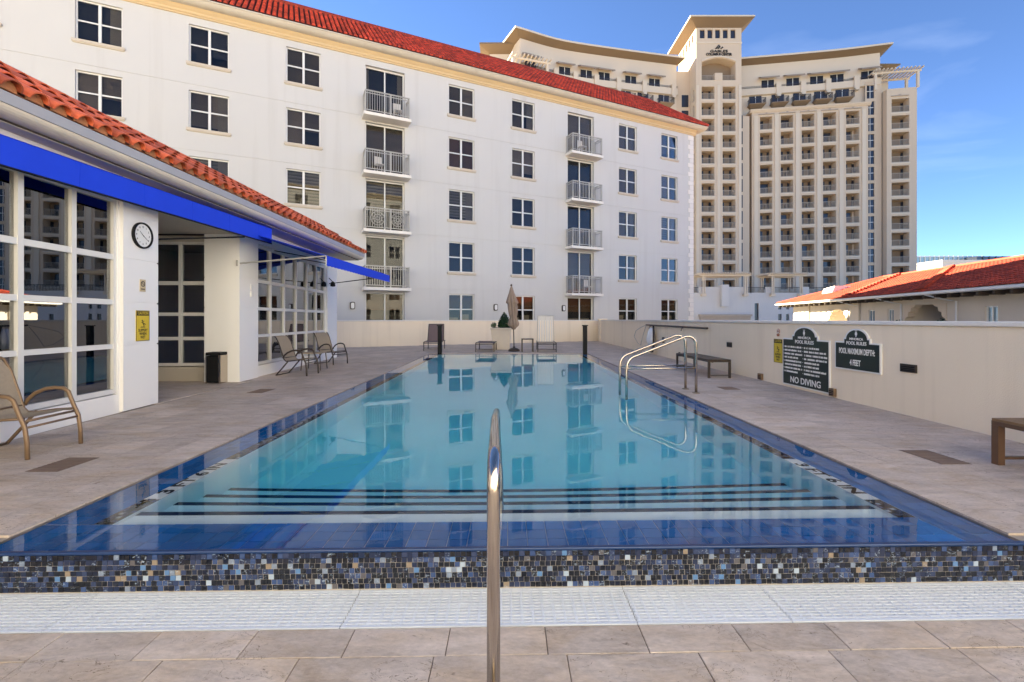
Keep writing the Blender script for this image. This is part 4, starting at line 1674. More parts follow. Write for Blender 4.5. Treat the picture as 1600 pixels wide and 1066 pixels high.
def wing(path, extL, extR, name, z0):
    sp = smooth_path(path)
    q_ = MB()
    back = offset_path(sp, -14)
    ribbon(q_, sp, z0, sp, 43.6)
    setb = offset_path(sp, -.0)
    ribbon(q_, sp, 43.6, sp, 48.15)
    for e in (0, -1):
        q_.poly([(*sp[e], z0), (*back[e], z0), (*back[e], 48.15), (*sp[e], 48.15)])
    ribbon(q_, back, z0, back, 48.15)
    tpart(q_, name + "_wall", 'stonel')
    # roof slab with sloping soffit
    r_ = MB()
    dL = Vector((sp[0][0] - sp[1][0], sp[0][1] - sp[1][1])).normalized() * extL
    dR = Vector((sp[-1][0] - sp[-2][0], sp[-1][1] - sp[-2][1])).normalized() * extR
    ext = [(sp[0][0] + dL.x, sp[0][1] + dL.y)] + sp[1:-1] + [(sp[-1][0] + dR.x, sp[-1][1] + dR.y)]
    outp = offset_path(ext, 1.45)
    inb = offset_path(sp, .02)
    bk = offset_path(ext, -15.5)
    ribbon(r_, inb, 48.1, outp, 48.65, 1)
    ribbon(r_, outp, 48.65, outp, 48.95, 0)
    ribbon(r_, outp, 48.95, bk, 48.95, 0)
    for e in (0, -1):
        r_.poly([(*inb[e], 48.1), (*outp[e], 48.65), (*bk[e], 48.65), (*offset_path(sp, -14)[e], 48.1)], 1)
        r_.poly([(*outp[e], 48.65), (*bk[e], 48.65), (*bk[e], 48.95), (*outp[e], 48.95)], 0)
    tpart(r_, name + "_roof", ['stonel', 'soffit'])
    return sp
# shared pieces
am = MB()
am.hexa([(-1.55, -1.25, -.62), (1.55, -1.25, -.62), (1.55, 0, .0), (-1.55, 0, .0)], [(-1.55, -1.25, -.57), (1.55, -1.25, -.57), (1.55, 0, .05), (-1.55, 0, .05)])
am.box(-1.55, 1.55, -1.27, -1.25, -.82, -.57)
for sx in (-1.55, 1.5):
    am.poly([(sx, -1.25, -.82), (sx, -1.25, -.6), (sx, 0, .02), (sx, 0, -.2)])
awm = am.mesh("sun_awning", 'awntan')
wmx = MB()
wmx.box(-1.05, 1.05, -.02, .05, 0, 2.1, 0)
wmx.box(-.05, .05, -.06, -.021, .0, 2.1, 1)
wmx.box(-1.08, 1.08, -.06, -.021, 2.1, 2.18, 1)
wmm = wmx.mesh("terrace_door", ['curtdark', 'frame'])
plm = MB()
plm.box(-.42, .42, -.62, -.003, -1.6, .55)
plm.box(-.3, .3, -.75, -.0035, -1.95, -1.6)
pmm = plm.mesh("parapet_post", 'stonel')
bbm = MB()
bbm.hexa([(-1.0, -.3, -.55), (1.0, -.3, -.55), (1.0, 0, -.55), (-1.0, 0, -.55)], [(-1.35, -1.3, -.12), (1.35, -1.3, -.12), (1.35, 0, -.12), (-1.35, 0, -.12)])
bbm.box(-1.4, 1.4, -1.35, 0, -.119, .02)
bblm = bbm.mesh("small_balcony", 'stone_shaded')
rbm = MB()
def simple_rail(mb, x0, x1, y, h_=1.0):
    mb.box(x0, x1, y - .03, y + .03, h_ - .06, h_)
    n_ = int((x1 - x0) / .22)
    for i in range(n_ + 1):
        x = x0 + (x1 - x0) * i / n_
        mb.box(x - .025, x + .025, y - .02, y + .02, 0.02, h_ - .061)
simple_rail(rbm, -1.35, 1.35, -1.28)
for sx in (-1.34, 1.34):
    rbm.box(sx - .03, sx + .03, -1.28, -.02, .94, 1.0)
    for i in range(6):
        rbm.box(sx - .02, sx + .02, -1.25 + i * .2, -1.21 + i * .2, .02, .94)
rbmm = rbm.mesh("railing", 'bronzed')
vtm = MB()
vtm.box(-.28, .28, -.12, 0, -.06, .06)
vmm = vtm.mesh("scupper", 'lintel')
def dress(path, awns, bals, pils, name):
    for s_ in awns:
        (x, y), a = poly_frame(path, s_)
        tput("sun_awning", awm, (x, y, 45.75), a)
        tput("terrace_door", wmm, (x, y, 43.0), a)
    for s_ in bals:
        (x, y), a = poly_frame(path, s_)
        tput("small_balcony", bblm, (x, y, 40.45), a)
        tput("terrace_door", wmm, (x, y, 40.45), a)
        tput("railing", rbmm, (x, y, 40.45), a)
        tput("terrace_door", wmm, (x, y, 37.3), a)
        tput("scupper", vmm, (x + .2, y - .1, 43.2), a)
    for s_ in pils:
        (x, y), a = poly_frame(path, s_)
        tput("parapet_post", pmm, (x, y, 43.7), a)
    # terrace parapet between the posts
    q_ = MB()
    sp = smooth_path(path)
    o1, o2 = offset_path(sp, .45), offset_path(sp, .25)
    ribbon(q_, o1, 42.4, o1, 43.55)
    ribbon(q_, o1, 43.55, o2, 43.55)
    ribbon(q_, sp, 42.3, o1, 42.4)
    tpart(q_, name + "_terrace_parapet", 'stonel')
    q_ = MB()
    ll = sum(math.hypot(b_[0] - a_[0], b_[1] - a_[1]) for a_, b_ in zip(path, path[1:]))
    for (off, zz) in ((.36, 43.95), (.36, 43.75)):
        oo = offset_path(sp, off)
        q_.tube([(p[0], p[1], zz) for p in oo], .035, 5)
    tpart(q_, name + "_terrace_rail", 'bronzed')
LP = [(2.0, 76.2), (9.0, 79.3), (20, 82), (31, 84.3)]
RP = [(43.0, 84.6), (57.5, 82.2), (65.3, 80.35)]
wing(LP, 1.6, .9, "left_wing", -4)
wing(RP, .6, 1.3, "right_wing", -4)
q = MB()
q.box(65.4, 68.6, 82.6, 92, -4, 46.2)
tpart(q, "stepped_end_wall", 'stonel')
q = MB()
q.hexa([(65.4, 82.6, 46.2), (68.6, 82.6, 46.2), (68.6, 92, 46.2), (65.4, 92, 46.2)], [(65.0, 81.6, 46.7), (70.0, 81.6, 46.7), (70.0, 93, 46.7), (65.0, 93, 46.7)])
q.box(65.0, 70.0, 81.6, 93, 46.701, 46.9)
tpart(q, "stepped_end_roof", 'soffit')
dress(LP, [1.9, 8.46, 12.53, 15.95, 21.1, 25.78], [12.71, 16.69, 20.05, 23.49, 27.64], [6.62, 10.36, 14.3, 18.56, 23.6, 29.4], "left_wing")
dress(RP, [4.62, 8.82, 12.8, 16.05, 20.9], [2.5, 6.32, 9.94, 13.44, 16.88], [6.3, 10.4, 14.5, 18.96], "right_wing")
# low back roof behind the left wing end and pergola there
q = MB()
q.box(-3.2, 1.6, 79.6, 92, -4, 47.4)
tpart(q, "rear_wing_wall", 'stonel')
q = MB()
q.hexa([(-3.2, 79.6, 47.4), (1.6, 79.6, 47.4), (1.6, 92, 47.4), (-3.2, 92, 47.4)], [(-4.9, 77.9, 48.2), (2.6, 77.9, 48.2), (2.6, 93, 48.2), (-4.9, 93, 48.2)])
q.box(-4.9, 2.6, 77.9, 93, 48.201, 48.45)
tpart(q, "rear_wing_roof", 'soffit')
pergola(-2.5, 4.5, -.8, 3.0, 40.6, 43.7, (2.6, 75.2, 0), R(18), 11)
q = MB()
q.box(-1.5, 4.0, -.3, 3, -4, 40.6)
tpart(q, "left_end_block", 'stonel', (2.6, 75.2, 0), R(18))
# --- central tower
CX0, CX1, CY = 33.5, 41.6, 81.6
CD = 8.3
hc = []
tcols = [(1.0, 3.3), (4.75, 7.05)]
for a, b_ in tcols:
    for r_ in range(14):
        top = 42.8 - TST * r_
        hc.append((a, b_, top - 2.25, top, 1.6, 1))
for i in range(5):
    hc.append((.68 + i * 1.37, 1.57 + i * 1.37, 51.4, 52.95, .25, 2))
W = CX1 - CX0
q = MB()
q.wall(0, W, -4, 43.9, hc[:28])
q.wall(0, W, 48.2, 53.3, hc[28:])
# arch storey: jambs, arch head and rear wall of the loggia
q.poly([(0, 0, 43.9), (1.0, 0, 43.9), (1.0, 0, 48.2), (0, 0, 48.2)])
q.poly([(7.05, 0, 43.9), (W, 0, 43.9), (W, 0, 48.2), (7.05, 0, 48.2)])
q.box(3.35, 4.70, -.05, 1.0, 43.9, 45.2)
q.box(1.0, 7.05, .001, 1.4, 43.3, 43.95)
na = 16
arc = [(1.0 + 6.05 * k / na, 47.1 + .75 * math.sin(math.pi * k / na)) for k in range(na + 1)]
for (xa, za), (xb, zb_) in zip(arc, arc[1:]):
    q.poly([(xa, 0, za), (xb, 0, zb_), (xb, 0, 48.2), (xa, 0, 48.2)])
    q.poly([(xa, 0, za), (xb, 0, zb_), (xb, 1.8, zb_), (xa, 1.8, za)])
q.poly([(1.0, 1.8, 43.9), (7.05, 1.8, 43.9), (7.05, 1.8, 48), (1.0, 1.8, 48)], 1)
for x in (1.0, 7.05):
    q.poly([(x, 0, 43.9), (x, 1.8, 43.9), (x, 1.8, 47.2), (x, 0, 47.2)])
q.poly([(W, 0, -4), (W, CD, -4), (W, CD, 53.3), (W, 0, 53.3)])
q.poly([(0, CD, -4), (W, CD, -4), (W, CD, 53.3), (0, CD, 53.3)])
tpart(q, "tower_front", ['stone', 'stone_shaded', 'curtdark'], (CX0, CY, 0))
# left side wall with its five windows
q = MB()
hw = [(.75 + i * 1.4, 1.6 + i * 1.4, 51.4, 52.95, .25, 1) for i in range(5)] + [(6.9, 7.5, 42.8 - TST * r_ - 2.2, 42.8 - TST * r_, .2, 1) for r_ in range(12)]
q.wall(0, CD, -4, 53.3, hw)
tpart(q, "tower_side", ['stonel', 'curtdark'], (CX0, CY + CD, 0), R(-90))
q = MB()
for (xa, za), (xb, zb_) in zip(arc, arc[1:]):
    q.hexa([(xa, -.18, za + .12), (xb, -.18, zb_ + .12), (xb, -.003, zb_ + .12), (xa, -.003, za + .12)], [(xa, -.18, za + .38), (xb, -.18, zb_ + .38), (xb, -.003, zb_ + .38), (xa, -.003, za + .38)])
q.box(-.06, W + .06, -.08, -.003, 50.45, 50.75)
for a, b_ in ((0.0, .55), (3.75, 4.3), (7.55, W)):
    q.box(a + .02, b_ - .02, -.1, -.003, -4, 43.0)
tpart(q, "tower_trim", 'stonel', (CX0, CY, 0))
q = MB()
e = 1.6
lo = [(CX0 - .01, CY - .01), (CX1 + .01, CY - .01), (CX1 + .01, CY + CD), (CX0 - .01, CY + CD)]
hi = [(CX0 - e, CY - e), (CX1 + e, CY - e), (CX1 + e, CY + CD + e), (CX0 - e, CY + CD + e)]
for i in range(4):
    j = (i + 1) % 4
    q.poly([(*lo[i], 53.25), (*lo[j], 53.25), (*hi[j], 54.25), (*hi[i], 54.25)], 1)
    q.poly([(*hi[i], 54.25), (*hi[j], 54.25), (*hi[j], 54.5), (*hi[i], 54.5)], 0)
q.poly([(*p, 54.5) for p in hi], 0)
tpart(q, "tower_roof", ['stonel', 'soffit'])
rlt = recess_rail(2.3)
drt = recess_door(2.3, 0)
for a, b_ in tcols:
    for r_ in range(14):
        z = 42.8 - TST * r_ - 2.25
        tput("railing", rlt, (CX0 + a, CY, z))
        tput("balcony_door", drt, (CX0 + a, CY, z))
        tput("floor_band", bnm, (CX0 + a, CY, z), 0, scale=(1.1, 1, 1))
    tput("railing", rlt, (CX0 + a, CY + .3, 43.95))
lg = lettering("GABLES", .62, 'text_dark', tw, tuple(Vector((CX0 + 4.05, CY - .06, 49.05)) - TO), bold=.01, xs=1.5, extr=.05)
lettering("COLUMBUS CENTER", .62, 'text_dark', tw, tuple(Vector((CX0 + 4.05, CY - .06, 48.5)) - TO), bold=.02, xs=.80, extr=.05)
q = MB()
for i, (x, h_) in enumerate(((-.55, .35), (-.12, .65), (.38, .4))):
    q.slab([(x - .22, 0), (x + .10, 0), (x + .36, h_ * .55), (x + .2, h_)], -.1, -.003)
q.slab([(-.75, 0), (-.55, 0), (.05, .72), (-.1, .72)], -.1, -.0032)
tpart(q, "emblem", 'text_dark', (CX0 + 4.1, CY, 49.5))
# joints between tower and wings (set back infill with slit windows)
q = MB()
q.box(31, CX0, 84.4, 96, -4, 47.0)
q.box(CX1, 43.4, 84.9, 96, -4, 47.0)
q.box(CX1 + .2, 43.6, 82.7, 84.9, -4, 38.0)
q.pieces("infill", 'stone', tw, tuple(-TO))
q = MB()
for r_ in range(14):
    z = 42.6 - TST * r_
    q.box(CX1 + .35, CX1 + .75, 82.62, 82.69, z - 2.3 - 4.5, z - 4.5)
    q.box(32.0, 33.2, 84.3, 84.39, z - 2.2, z)
q.pieces("slit_window", 'curtdark', tw, tuple(-TO))
q = MB()
q.box(45, 67, 84, 97, -4, 38)
q.box(3, 30, 85, 95, -4, 38)
q.pieces("core", 'dark_in', tw, tuple(-TO))

# ------------------------------------------------------------------ podium building
pod = thing("podium_building", "pale windowed podium block with pergola terrace below the tower", "building", (36, 70, -4))
PO = Vector((36, 70, -4))
def ppart(mb, name, m, loc=(0, 0, 0)):
    return mb.build(name, m, pod, tuple(Vector(loc) - PO))
M70 = 70 / 715
def px70(px): return (px - 794) * M70
def z70(py): return 1.3 + (499 - py) * M70
q = MB()
X0 = 26.0
holes = [(37.7, 38.35, -2, 3.75, .3, 1), (41.3, 41.85, -1.5, 2.1, .2, 1), (42.5, 43.0, -1.5, 2.1, .2, 1), (41.3, 41.85, 2.8, 3.4, .2, 1), (42.5, 43.0, 2.8, 3.4, .2, 1), (45.5, 46.1, -1.5, 2.1, .2, 1), (47.5, 48.1, -1.5, 2.1, .2, 1)]
q.wall(X0, 75, -4, 5.35, holes)
q.poly([(X0, 0, 5.35), (75, 0, 5.35), (75, 14, 5.35), (X0, 14, 5.35)])
q.box(29.2, 36.5, -.05, .3, 5.351, 6.25)
q.box(39.4, 40.7, -.05, .3, 5.351, 6.25)
q.box(45.0, 46.0, -.05, .3, 5.351, 6.25)
ppart(q, "wall", ['podium', 'curtdark'], (0, 70, 0))
q = MB()
q.box(32.4, 33.45, -.7, -.051, 3.25, 6.55)
ppart(q, "chimney_box", 'podium', (0, 70, 0))
q = MB()
q.box(29.1, 36.95, -.8, -.003, 1.75, 2.05)
q.hexa([(29.4, -.25, -.5), (36.6, -.25, -.5), (36.6, -.003, -.5), (29.4, -.003, -.5)], [(29.2, -.6, 1.749), (36.85, -.6, 1.749), (36.85, -.003, 1.749), (29.2, -.003, 1.749)])
ppart(q, "stone_lintel", 'lintel', (0, 70, 0))
for (xa, xb) in ((29.0, 36.9), (39.5, 45.3)):
    q = MB()
    q.box(xa, xb, -.6, -.35, 7.85, 8.1)
    q.box(xa, xb, 2.4, 2.65, 7.85, 8.1)
    n = 22
    for i in range(n):
        x = xa + .1 + (xb - xa - .2) * i / (n - 1)
        q.box(x - .07, x + .07, -1.1, 3.1, 8.101, 8.35)
    for x in (xa + .75, xb - .75):
        for dx in (-.14, .14):
            q.box(x + dx - .07, x + dx + .07, -.55, -.4, 5.0, 7.85)
            q.box(x + dx - .07, x + dx + .07, 2.45, 2.6, 5.36, 7.85)
        q.box(x - .32, x + .32, -.62, -.052, 4.8, 5.2)
    ppart(q, "pergola", 'stonel', (0, 70, 0))
q = MB()
for xa, xb in ((26.2, 29.1), (36.6, 39.3), (40.8, 44.9), (46.1, 52)):
    q.box(xa, xb, .05, .09, 6.15, 6.22)
    k = int((xb - xa) / .18)
    for i in range(k):
        x = xa + (xb - xa) * i / k
        q.box(x - .02, x + .02, .05, .09, 5.36, 6.149)
struct(ppart(q, "railing", 'bronzed', (0, 70, 0)), 'stuff')

# ------------------------------------------------------------------ villa on the right
va = math.atan2(-.983, -.183)
vil = thing("villa", "low villa with clay tile roof and scalloped arches beyond the right wall", "house", (26.4, 45, -4), va)
def vp(mb, name, m, **kw):
    return mb.build(name, m, vil, (0, 0, 4), **kw)
VW = 1.1
q = MB()
holes = [(7.6, 10.67, -2, 2.05, 2.6, 1), (13.19, 13.9, .2, 1.97, .15, None), (15.3, 15.9, .2, 1.97, .15, None), (16.98, 20.39, -2, 2.16, 2.6, 1), (22.84, 23.54, .2, 1.95, .15, None), (30, 31, .2, 1.95, .15, None)]
q.wall(1.0, 40, -4, 2.62, holes, VW)
q.poly([(1.0, VW, -4), (1.0, 11, -4), (1.0, 11, 2.62), (1.0, VW, 2.62)])
q.box(2.2, 4.4, -.1 + VW, VW + .01, -4, 2.60)
q.box(11.1, 12.2, VW - .12, VW + .01, -4, 2.60)
vp(q, "wall", ['villa', 'villa'])
q = MB()
for (a, b_, t_) in ((7.6, 10.67, 2.05), (16.98, 20.39, 2.16)):
    for s_, x in ((1, a), (-1, b_)):
        pts = [(x, t_ - 1.0), (x, t_), (x + s_ * 1.0, t_), (x + s_ * .85, t_ - .14), (x + s_ * .62, t_ - .18), (x + s_ * .58, t_ - .40), (x + s_ * .36, t_ - .46), (x + s_ * .32, t_ - .70), (x + s_ * .12, t_ - .78)]
        q.slab(pts, VW - .05, VW + .35)
q.pieces("scalloped_corner", 'stonel', vil, (0, 0, 4))
for (a, b_) in ((13.19, 13.9), (15.3, 15.9), (22.84, 23.54), (30, 31)):
    q = MB()
    q.box(a, b_, VW + .05, VW + .11, .2, .26)
    q.box(a, b_, VW + .05, VW + .11, 1.88, 1.94)
    q.box(a, a + .05, VW + .048, VW + .108, .26, 1.88)
    q.box(b_ - .05, b_, VW + .048, VW + .108, .26, 1.88)
    q.box((a + b_) / 2 - .02, (a + b_) / 2 + .02, VW + .05, VW + .1, .26, 1.88)
    q.box(a + .05, b_ - .05, VW + .045, VW + .105, 1.05, 1.12)
    w_ = vp(q, "window", 'frame')
    q = MB()
    q.box(a + .04, b_ - .04, VW + .112, VW + .12, .24, 1.9)
    q.build("pane", 'curtwall', w_)
q = MB()
q.extrude([(-.02, 2.62), (-.14, 2.66), (-.16, 2.78), (0, 2.80), (.06, 2.62)], 0, 40)
vp(q, "gutter", 'vgutter')
q = MB()
q.poly([(0, 0, 2.63), (40, 0, 2.63), (40, 1.2, 2.63), (0, 1.2, 2.63)])
for i in range(44):
    q.box(.4 + i * .9, .55 + i * .9, .02, VW, 2.45, 2.625)
q.pieces("rafter", 'beam_and_gap', vil, (0, 0, 4))
VR, VZ = 6.0, 4.77
q = MB()
q.poly([(0, 0, 2.80), (40, 0, 2.80), (40, VR, VZ), (6, VR, VZ)])
q.poly([(0, 0, 2.80), (6, VR, VZ), (0, 2 * VR, 2.80)])
q.poly([(6, VR, VZ), (40, VR, VZ), (40, 2 * VR, 2.80), (0, 2 * VR, 2.80)])
vp(q, "roof", 'roofbed')
vl = math.hypot(VR, VZ - 2.8)
tf = tile_field((0, -.03, 2.81), (1, 0, 0), (0, VR, VZ - 2.8), 40, vl, .27, .42, lambda a, s_: a > s_ / vl * 6.0 + .05, h_=.06)
struct(vp(tf, "roof_tiles", 'tilev'), 'stuff')
q = MB()
q.tube([(0, 0, 2.86), (6, VR, VZ + .05), (40, VR, VZ + .05)], .11, 7)
vp(q, "ridge_tiles", 'tilev')
# raised gable rakes where roof sections meet
def rake(u0, u1):
    mb = MB()
    n_ = 17
    for i in range(n_):
        a = i / (n_ - 1)
        s_ = a * .92
        u = u0 + (u1 - u0) * a
        y, z = s_ * VR, 2.86 + s_ * (VZ - 2.8)
        mb.tube([(u - .26, y - .02, z + .10), (u + .2, y + .05, z + .16)], [.10, .085], 6)
    mb.tube([(u0 + .1, 0, 2.88), (u1 + .1, .92 * VR, 2.88 + .92 * (VZ - 2.8))], .10, 6)
    struct(vp(mb, "rake_tiles", 'tilev'), 'stuff')
rake(12.4, 8.6)
rake(20.2, 14.0)
q = MB()
q.hexa([(4.6, 1.9, 3.35), (6.3, 1.9, 3.35), (6.3, 3.6, 3.35), (4.6, 3.6, 3.35)], [(4.9, 2.0, 3.95), (6.3, 2.2, 4.1), (6.3, 3.4, 4.1), (4.9, 3.3, 3.95)])
vp(q, "dormer", 'signw')
q = MB()
for u in (12.0, 16.6, 21.0):
    q.tube([(u - .5, -.05, 2.64), (u, VW * .5, 2.35), (u + .1, VW - .06, 2.25), (u + .1, VW - .06, -4)], .045, 7)
q.pieces("downpipe", 'vgutter', vil, (0, 0, 4))
# plants inside the large arch
random.seed(21)
def leaf_cloud(mb, c, rx, ry, rz_, n_, size, cone=False):
    for _ in range(n_):
        while True:
            p = Vector((random.uniform(-1, 1), random.uniform(-1, 1), random.uniform(-1, 1)))
            if cone:
                h_ = (p.z + 1) / 2
                lim = (1 - h_ ** 1.7) * (.9 + .18 * math.sin(7 * math.atan2(p.y, p.x) + 6 * h_))
                if h_ < .12:
                    lim *= .75 + h_ * 2
                rr = math.hypot(p.x, p.y)
                if lim * .55 < rr < lim:
                    break
            elif .35 < p.length < 1:
                break
        o_ = Vector((c[0] + p.x * rx, c[1] + p.y * ry, c[2] + p.z * rz_))
        u = Vector((random.gauss(0, 1), random.gauss(0, 1), random.gauss(0, 1))).normalized()
        v = u.orthogonal().normalized()
        s_ = size * random.uniform(.6, 1.35)
        mb.poly([o_ - u * s_, o_ + v * s_ * .45, o_ + u * s_, o_ - v * s_ * .45])
vpl = thing("potted_plants", "leafy plants inside the large villa arch", "plant", (25.2, 27.6, -.3))
q = MB()
for (dx, dy, r_) in ((-.6, 1.0, .7), (.1, -1.0, .55), (.2, -1.8, .5)):
    leaf_cloud(q, (dx, dy, 1.15), r_ * .6, r_, .55, 260, .10)
q.build("foliage", 'leaf2', vpl)
q = MB()
for (dx, dy) in ((-.6, 1.0), (.1, -1.0), (.2, -1.8)):
    q.lathe([(.18, -3.7), (.22, .6), (.24, .75), (.02, .75)], 12, dx, dy)
q.pieces("pot", 'planter', vpl)

# ------------------------------------------------------------------ far buildings
def box_tower(name, label, x0, x1, y0, y1, z1, m, nx, nz, mm='mull'):
    t_ = thing(name, label, "building", (x0, y0, -4))
    q_ = MB()
    q_.box(0, x1 - x0, 0, y1 - y0, 0, z1 + 4)
    q_.build("glass_wall", m, t_)
    q_ = MB()
    for i in range(nx + 1):
        x = (x1 - x0) * i / nx
        q_.box(x - .18, x + .18, -.3, -.01, 0, z1 + 4.2)
    struct(q_.build("mullions", mm, t_), 'stuff')
    q_ = MB()
    for j in range(1, nz + 1):
        z = (z1 + 4) * j / nz
        q_.box(-.05, x1 - x0 + .05, -.2, -.011, z - .3, z + .1)
    q_.pieces("floor_band", mm, t_)
    return t_
box_tower("office_building", "pale glass office block far behind the tower's right edge", 172, 205, 198, 225, 28.5, 'curtwall', 16, 8)
box_tower("office_building", "dark blue glass office roof beside the pale glass block", 196.5, 218, 192, 197, 27.6, 'curtdark', 8, 9, 'curtdark')
box_tower("office_building", "small glass box at the right end of the far office roofs", 222, 250, 215, 240, 30.4, 'curtwall', 9, 8)
wb = thing("flat_roofed_building", "white flat roofed block just behind the villa ridge", "building", (112, 118, -4))
q = MB()
q.box(0, 24, 0, 14, 0, 20)
q.box(-.2, 24.2, -.2, 14.2, 20.001, 20.6)
q.build("wall", 'podium', wb)

# ================================================================== POOL FITTINGS
hr_ = thing("handrail", "single polished steel handrail in the middle of the near pool edge", "handrail", (-.05, 1.56, LZ))
q = MB()
pts = [(0, 0, 0.0), (0, 0, .95)]
for k in range(1, 9):
    a = k / 8 * R(82)
    pts.append((-.0, .11 * (1 - math.cos(a)), .955 + .11 * math.sin(a)))
pts += [(-.022, .9, 1.0), (-.03, 1.62, .90)]
for k in range(1, 8):
    a = k / 7 * R(85)
    pts.append((-.03, 1.62 + .14 * math.sin(a), .90 - .02 * math.sin(a) - .14 * (1 - math.cos(a))))
pts += [(-.01, 1.775, .4), (.0, 1.78, -.35)]
q.tube(pts, .0230, 16)
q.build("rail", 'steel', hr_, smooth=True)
q = MB()
q.lathe([(.06, 0), (.06, .01), (.028, .025)], 20)
q.build("base_ring", 'brass', hr_)

for yy, lab in ((8.06, "nearer of the two steel grab rails on the right pool edge"), (8.54, "farther of the two steel grab rails on the right pool edge")):
    h = thing("grab_rail", lab, "handrail", (3.31, yy, 0), 0, "grab rails of the pool ladder")
    q = MB()
    pts = [(0, 0, 0), (0, 0, .85)]
    for k in range(1, 9):
        a = k / 8 * R(115)
        pts.append((-.15 * (1 - math.cos(a)), 0, .85 + .15 * math.sin(a)))
    pts += [(-1.06, 0, .655)]
    for k in range(1, 7):
        a = k / 6 * R(68)
        pts.append((-1.06 - .16 * math.sin(a) , 0, .655 - .02 * k / 6 * 2 - .16 * (1 - math.cos(a))))
    pts += [(-1.225, 0, .40), (-1.225, 0, -.55)]
    q.tube(pts, .0235, 12)
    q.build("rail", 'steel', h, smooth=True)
    q = MB()
    q.tube([(-1.22, 0, .43), (0, 0, .44)], .017, 10)
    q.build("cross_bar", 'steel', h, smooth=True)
    q = MB()
    q.lathe([(.065, 0), (.065, .008), (.03, .02)], 18)
    q.build("base_plate", 'brass', h)

for x, lab in ((-2.56, "slim black post at the far left pool corner"), (2.88, "slim black post at the far right pool corner")):
    p = thing("bollard", lab, "post", (x, 17.15, -.05), 0, "black posts at the far pool corners")
    q = MB()
    q.box(-.075, .075, -.075, .075, 0, 1.10)
    bevel(q.build("shaft", 'black', p), .01)
    q = MB()
    q.box(-.10, .10, -.10, .10, 1.10, 1.135)
    q.build("cap", 'black', p)

# ------------------------------------------------------------------ furniture
def sling_chair(name, label, loc, rz, frame_m, group=None):
    t_ = thing(name, label, "chair", loc, rz, group)
    for s_ in (-1, 1):
        y = .275 * s_
        q_ = MB()
        leg = [(.34, y, 0), (.335, y, .15), (.315, y, .30), (.27, y, .40), (.235, y, .49), (.215, y, .545), (.17, y, .578), (.08, y, .588), (-.02, y, .575), (-.12, y, .53), (-.19, y, .47), (-.225, y, .41)]
        q_.tube(leg, .0165, 8, flat=1.25)
        q_.build("arm_and_front_leg", frame_m, t_, smooth=True)
        q_ = MB()
        q_.tube([(.285, y * .92, .372), (.10, y * .92, .362), (-.10, y * .92, .335), (-.17, y * .92, .335), (-.215, y * .92, .38), (-.27, y * .92, .56), (-.34, y * .92, .76), (-.41, y * .92, .885), (-.45, y * .92, .905)], .013, 8)
        q_.build("side_rail", frame_m, t_, smooth=True)
        q_ = MB()
        q_.tube([(-.10, y * .97, .345), (-.25, y * .97, .17), (-.395, y * .97, .012)], .0165, 8)
        q_.build("rear_leg", frame_m, t_, smooth=True)
    q_ = MB()
    q_.tube([(.285, -.25, .345), (.285, .25, .345)], .012, 8)
    q_.tube([(.315, -.275, .29), (.315, .275, .29)], .011, 8)
    q_.tube([(-.395, -.265, .013), (-.395, .265, .013)], .0125, 8)
    q_.tube([(-.225, -.275, .41), (-.225, .275, .41)], .011, 8)
    q_.pieces("crossbar", frame_m, t_, smooth=True)
    prof = [(.292, .380, 0), (.20, .374, .012), (.05, .362, .02), (-.08, .343, .02), (-.165, .342, .01), (-.21, .39, .005), (-.268, .56, .018), (-.335, .76, .018), (-.405, .885, .006), (-.45, .91, 0)]
    q_ = MB()
    ny = 8
    wtop = lambda i: .245 - (.07 if i == len(prof) - 1 else .025 if i == len(prof) - 2 else 0)
    for sgn in (0, 1):
        for i, (x, z, sag) in enumerate(prof):
            for k in range(ny + 1):
                e_ = k / ny * 2 - 1
                drop = sag * (1 - e_ * e_)
                q_.v.append((x - (drop if i > 4 else 0) * .8 - .003 * sgn, e_ * wtop(i), z - (drop if i <= 4 else 0) - .004 * sgn))
    n_ = len(prof) * (ny + 1)
    for i in range(len(prof) - 1):
        for k in range(ny):
            a = i * (ny + 1) + k
            q_.f.append((a, a + 1, a + ny + 2, a + ny + 1))
            q_.f.append((n_ + a, n_ + a + ny + 1, n_ + a + ny + 2, n_ + a + 1))
            q_.m += [0, 0]
    q_.build("sling", 'sling', t_, smooth=True)
    return t_
sling_chair("patio_chair", "tan sling patio chair in the foreground by the clubhouse window", (-4.80, 4.50, 0), R(2), 'bronze')
sling_chair("patio_chair", "nearer sling chair under the far awning beside the small table", (-4.92, 10.75, 0), R(-4), 'bronzed', "chairs under the awning")
sling_chair("patio_chair", "farther sling chair under the awning next to the end pier", (-5.15, 13.35, 0), R(-24), 'bronzed', "chairs under the awning")
st_ = thing("side_table", "small square bronze table between the two awning chairs", "table", (-5.02, 11.85, 0), R(3))
q = MB()
q.box(-.24, .24, -.24, .24, .42, .45)
bevel(q.build("table_top", 'sling', st_), .008)
for sx in (-1, 1):
    for sy in (-1, 1):
        q = MB()
        q.tube([(.215 * sx, .215 * sy, .42), (.245 * sx, .245 * sy, 0)], .014, 8)
        q.build("leg", 'bronzed', st_)

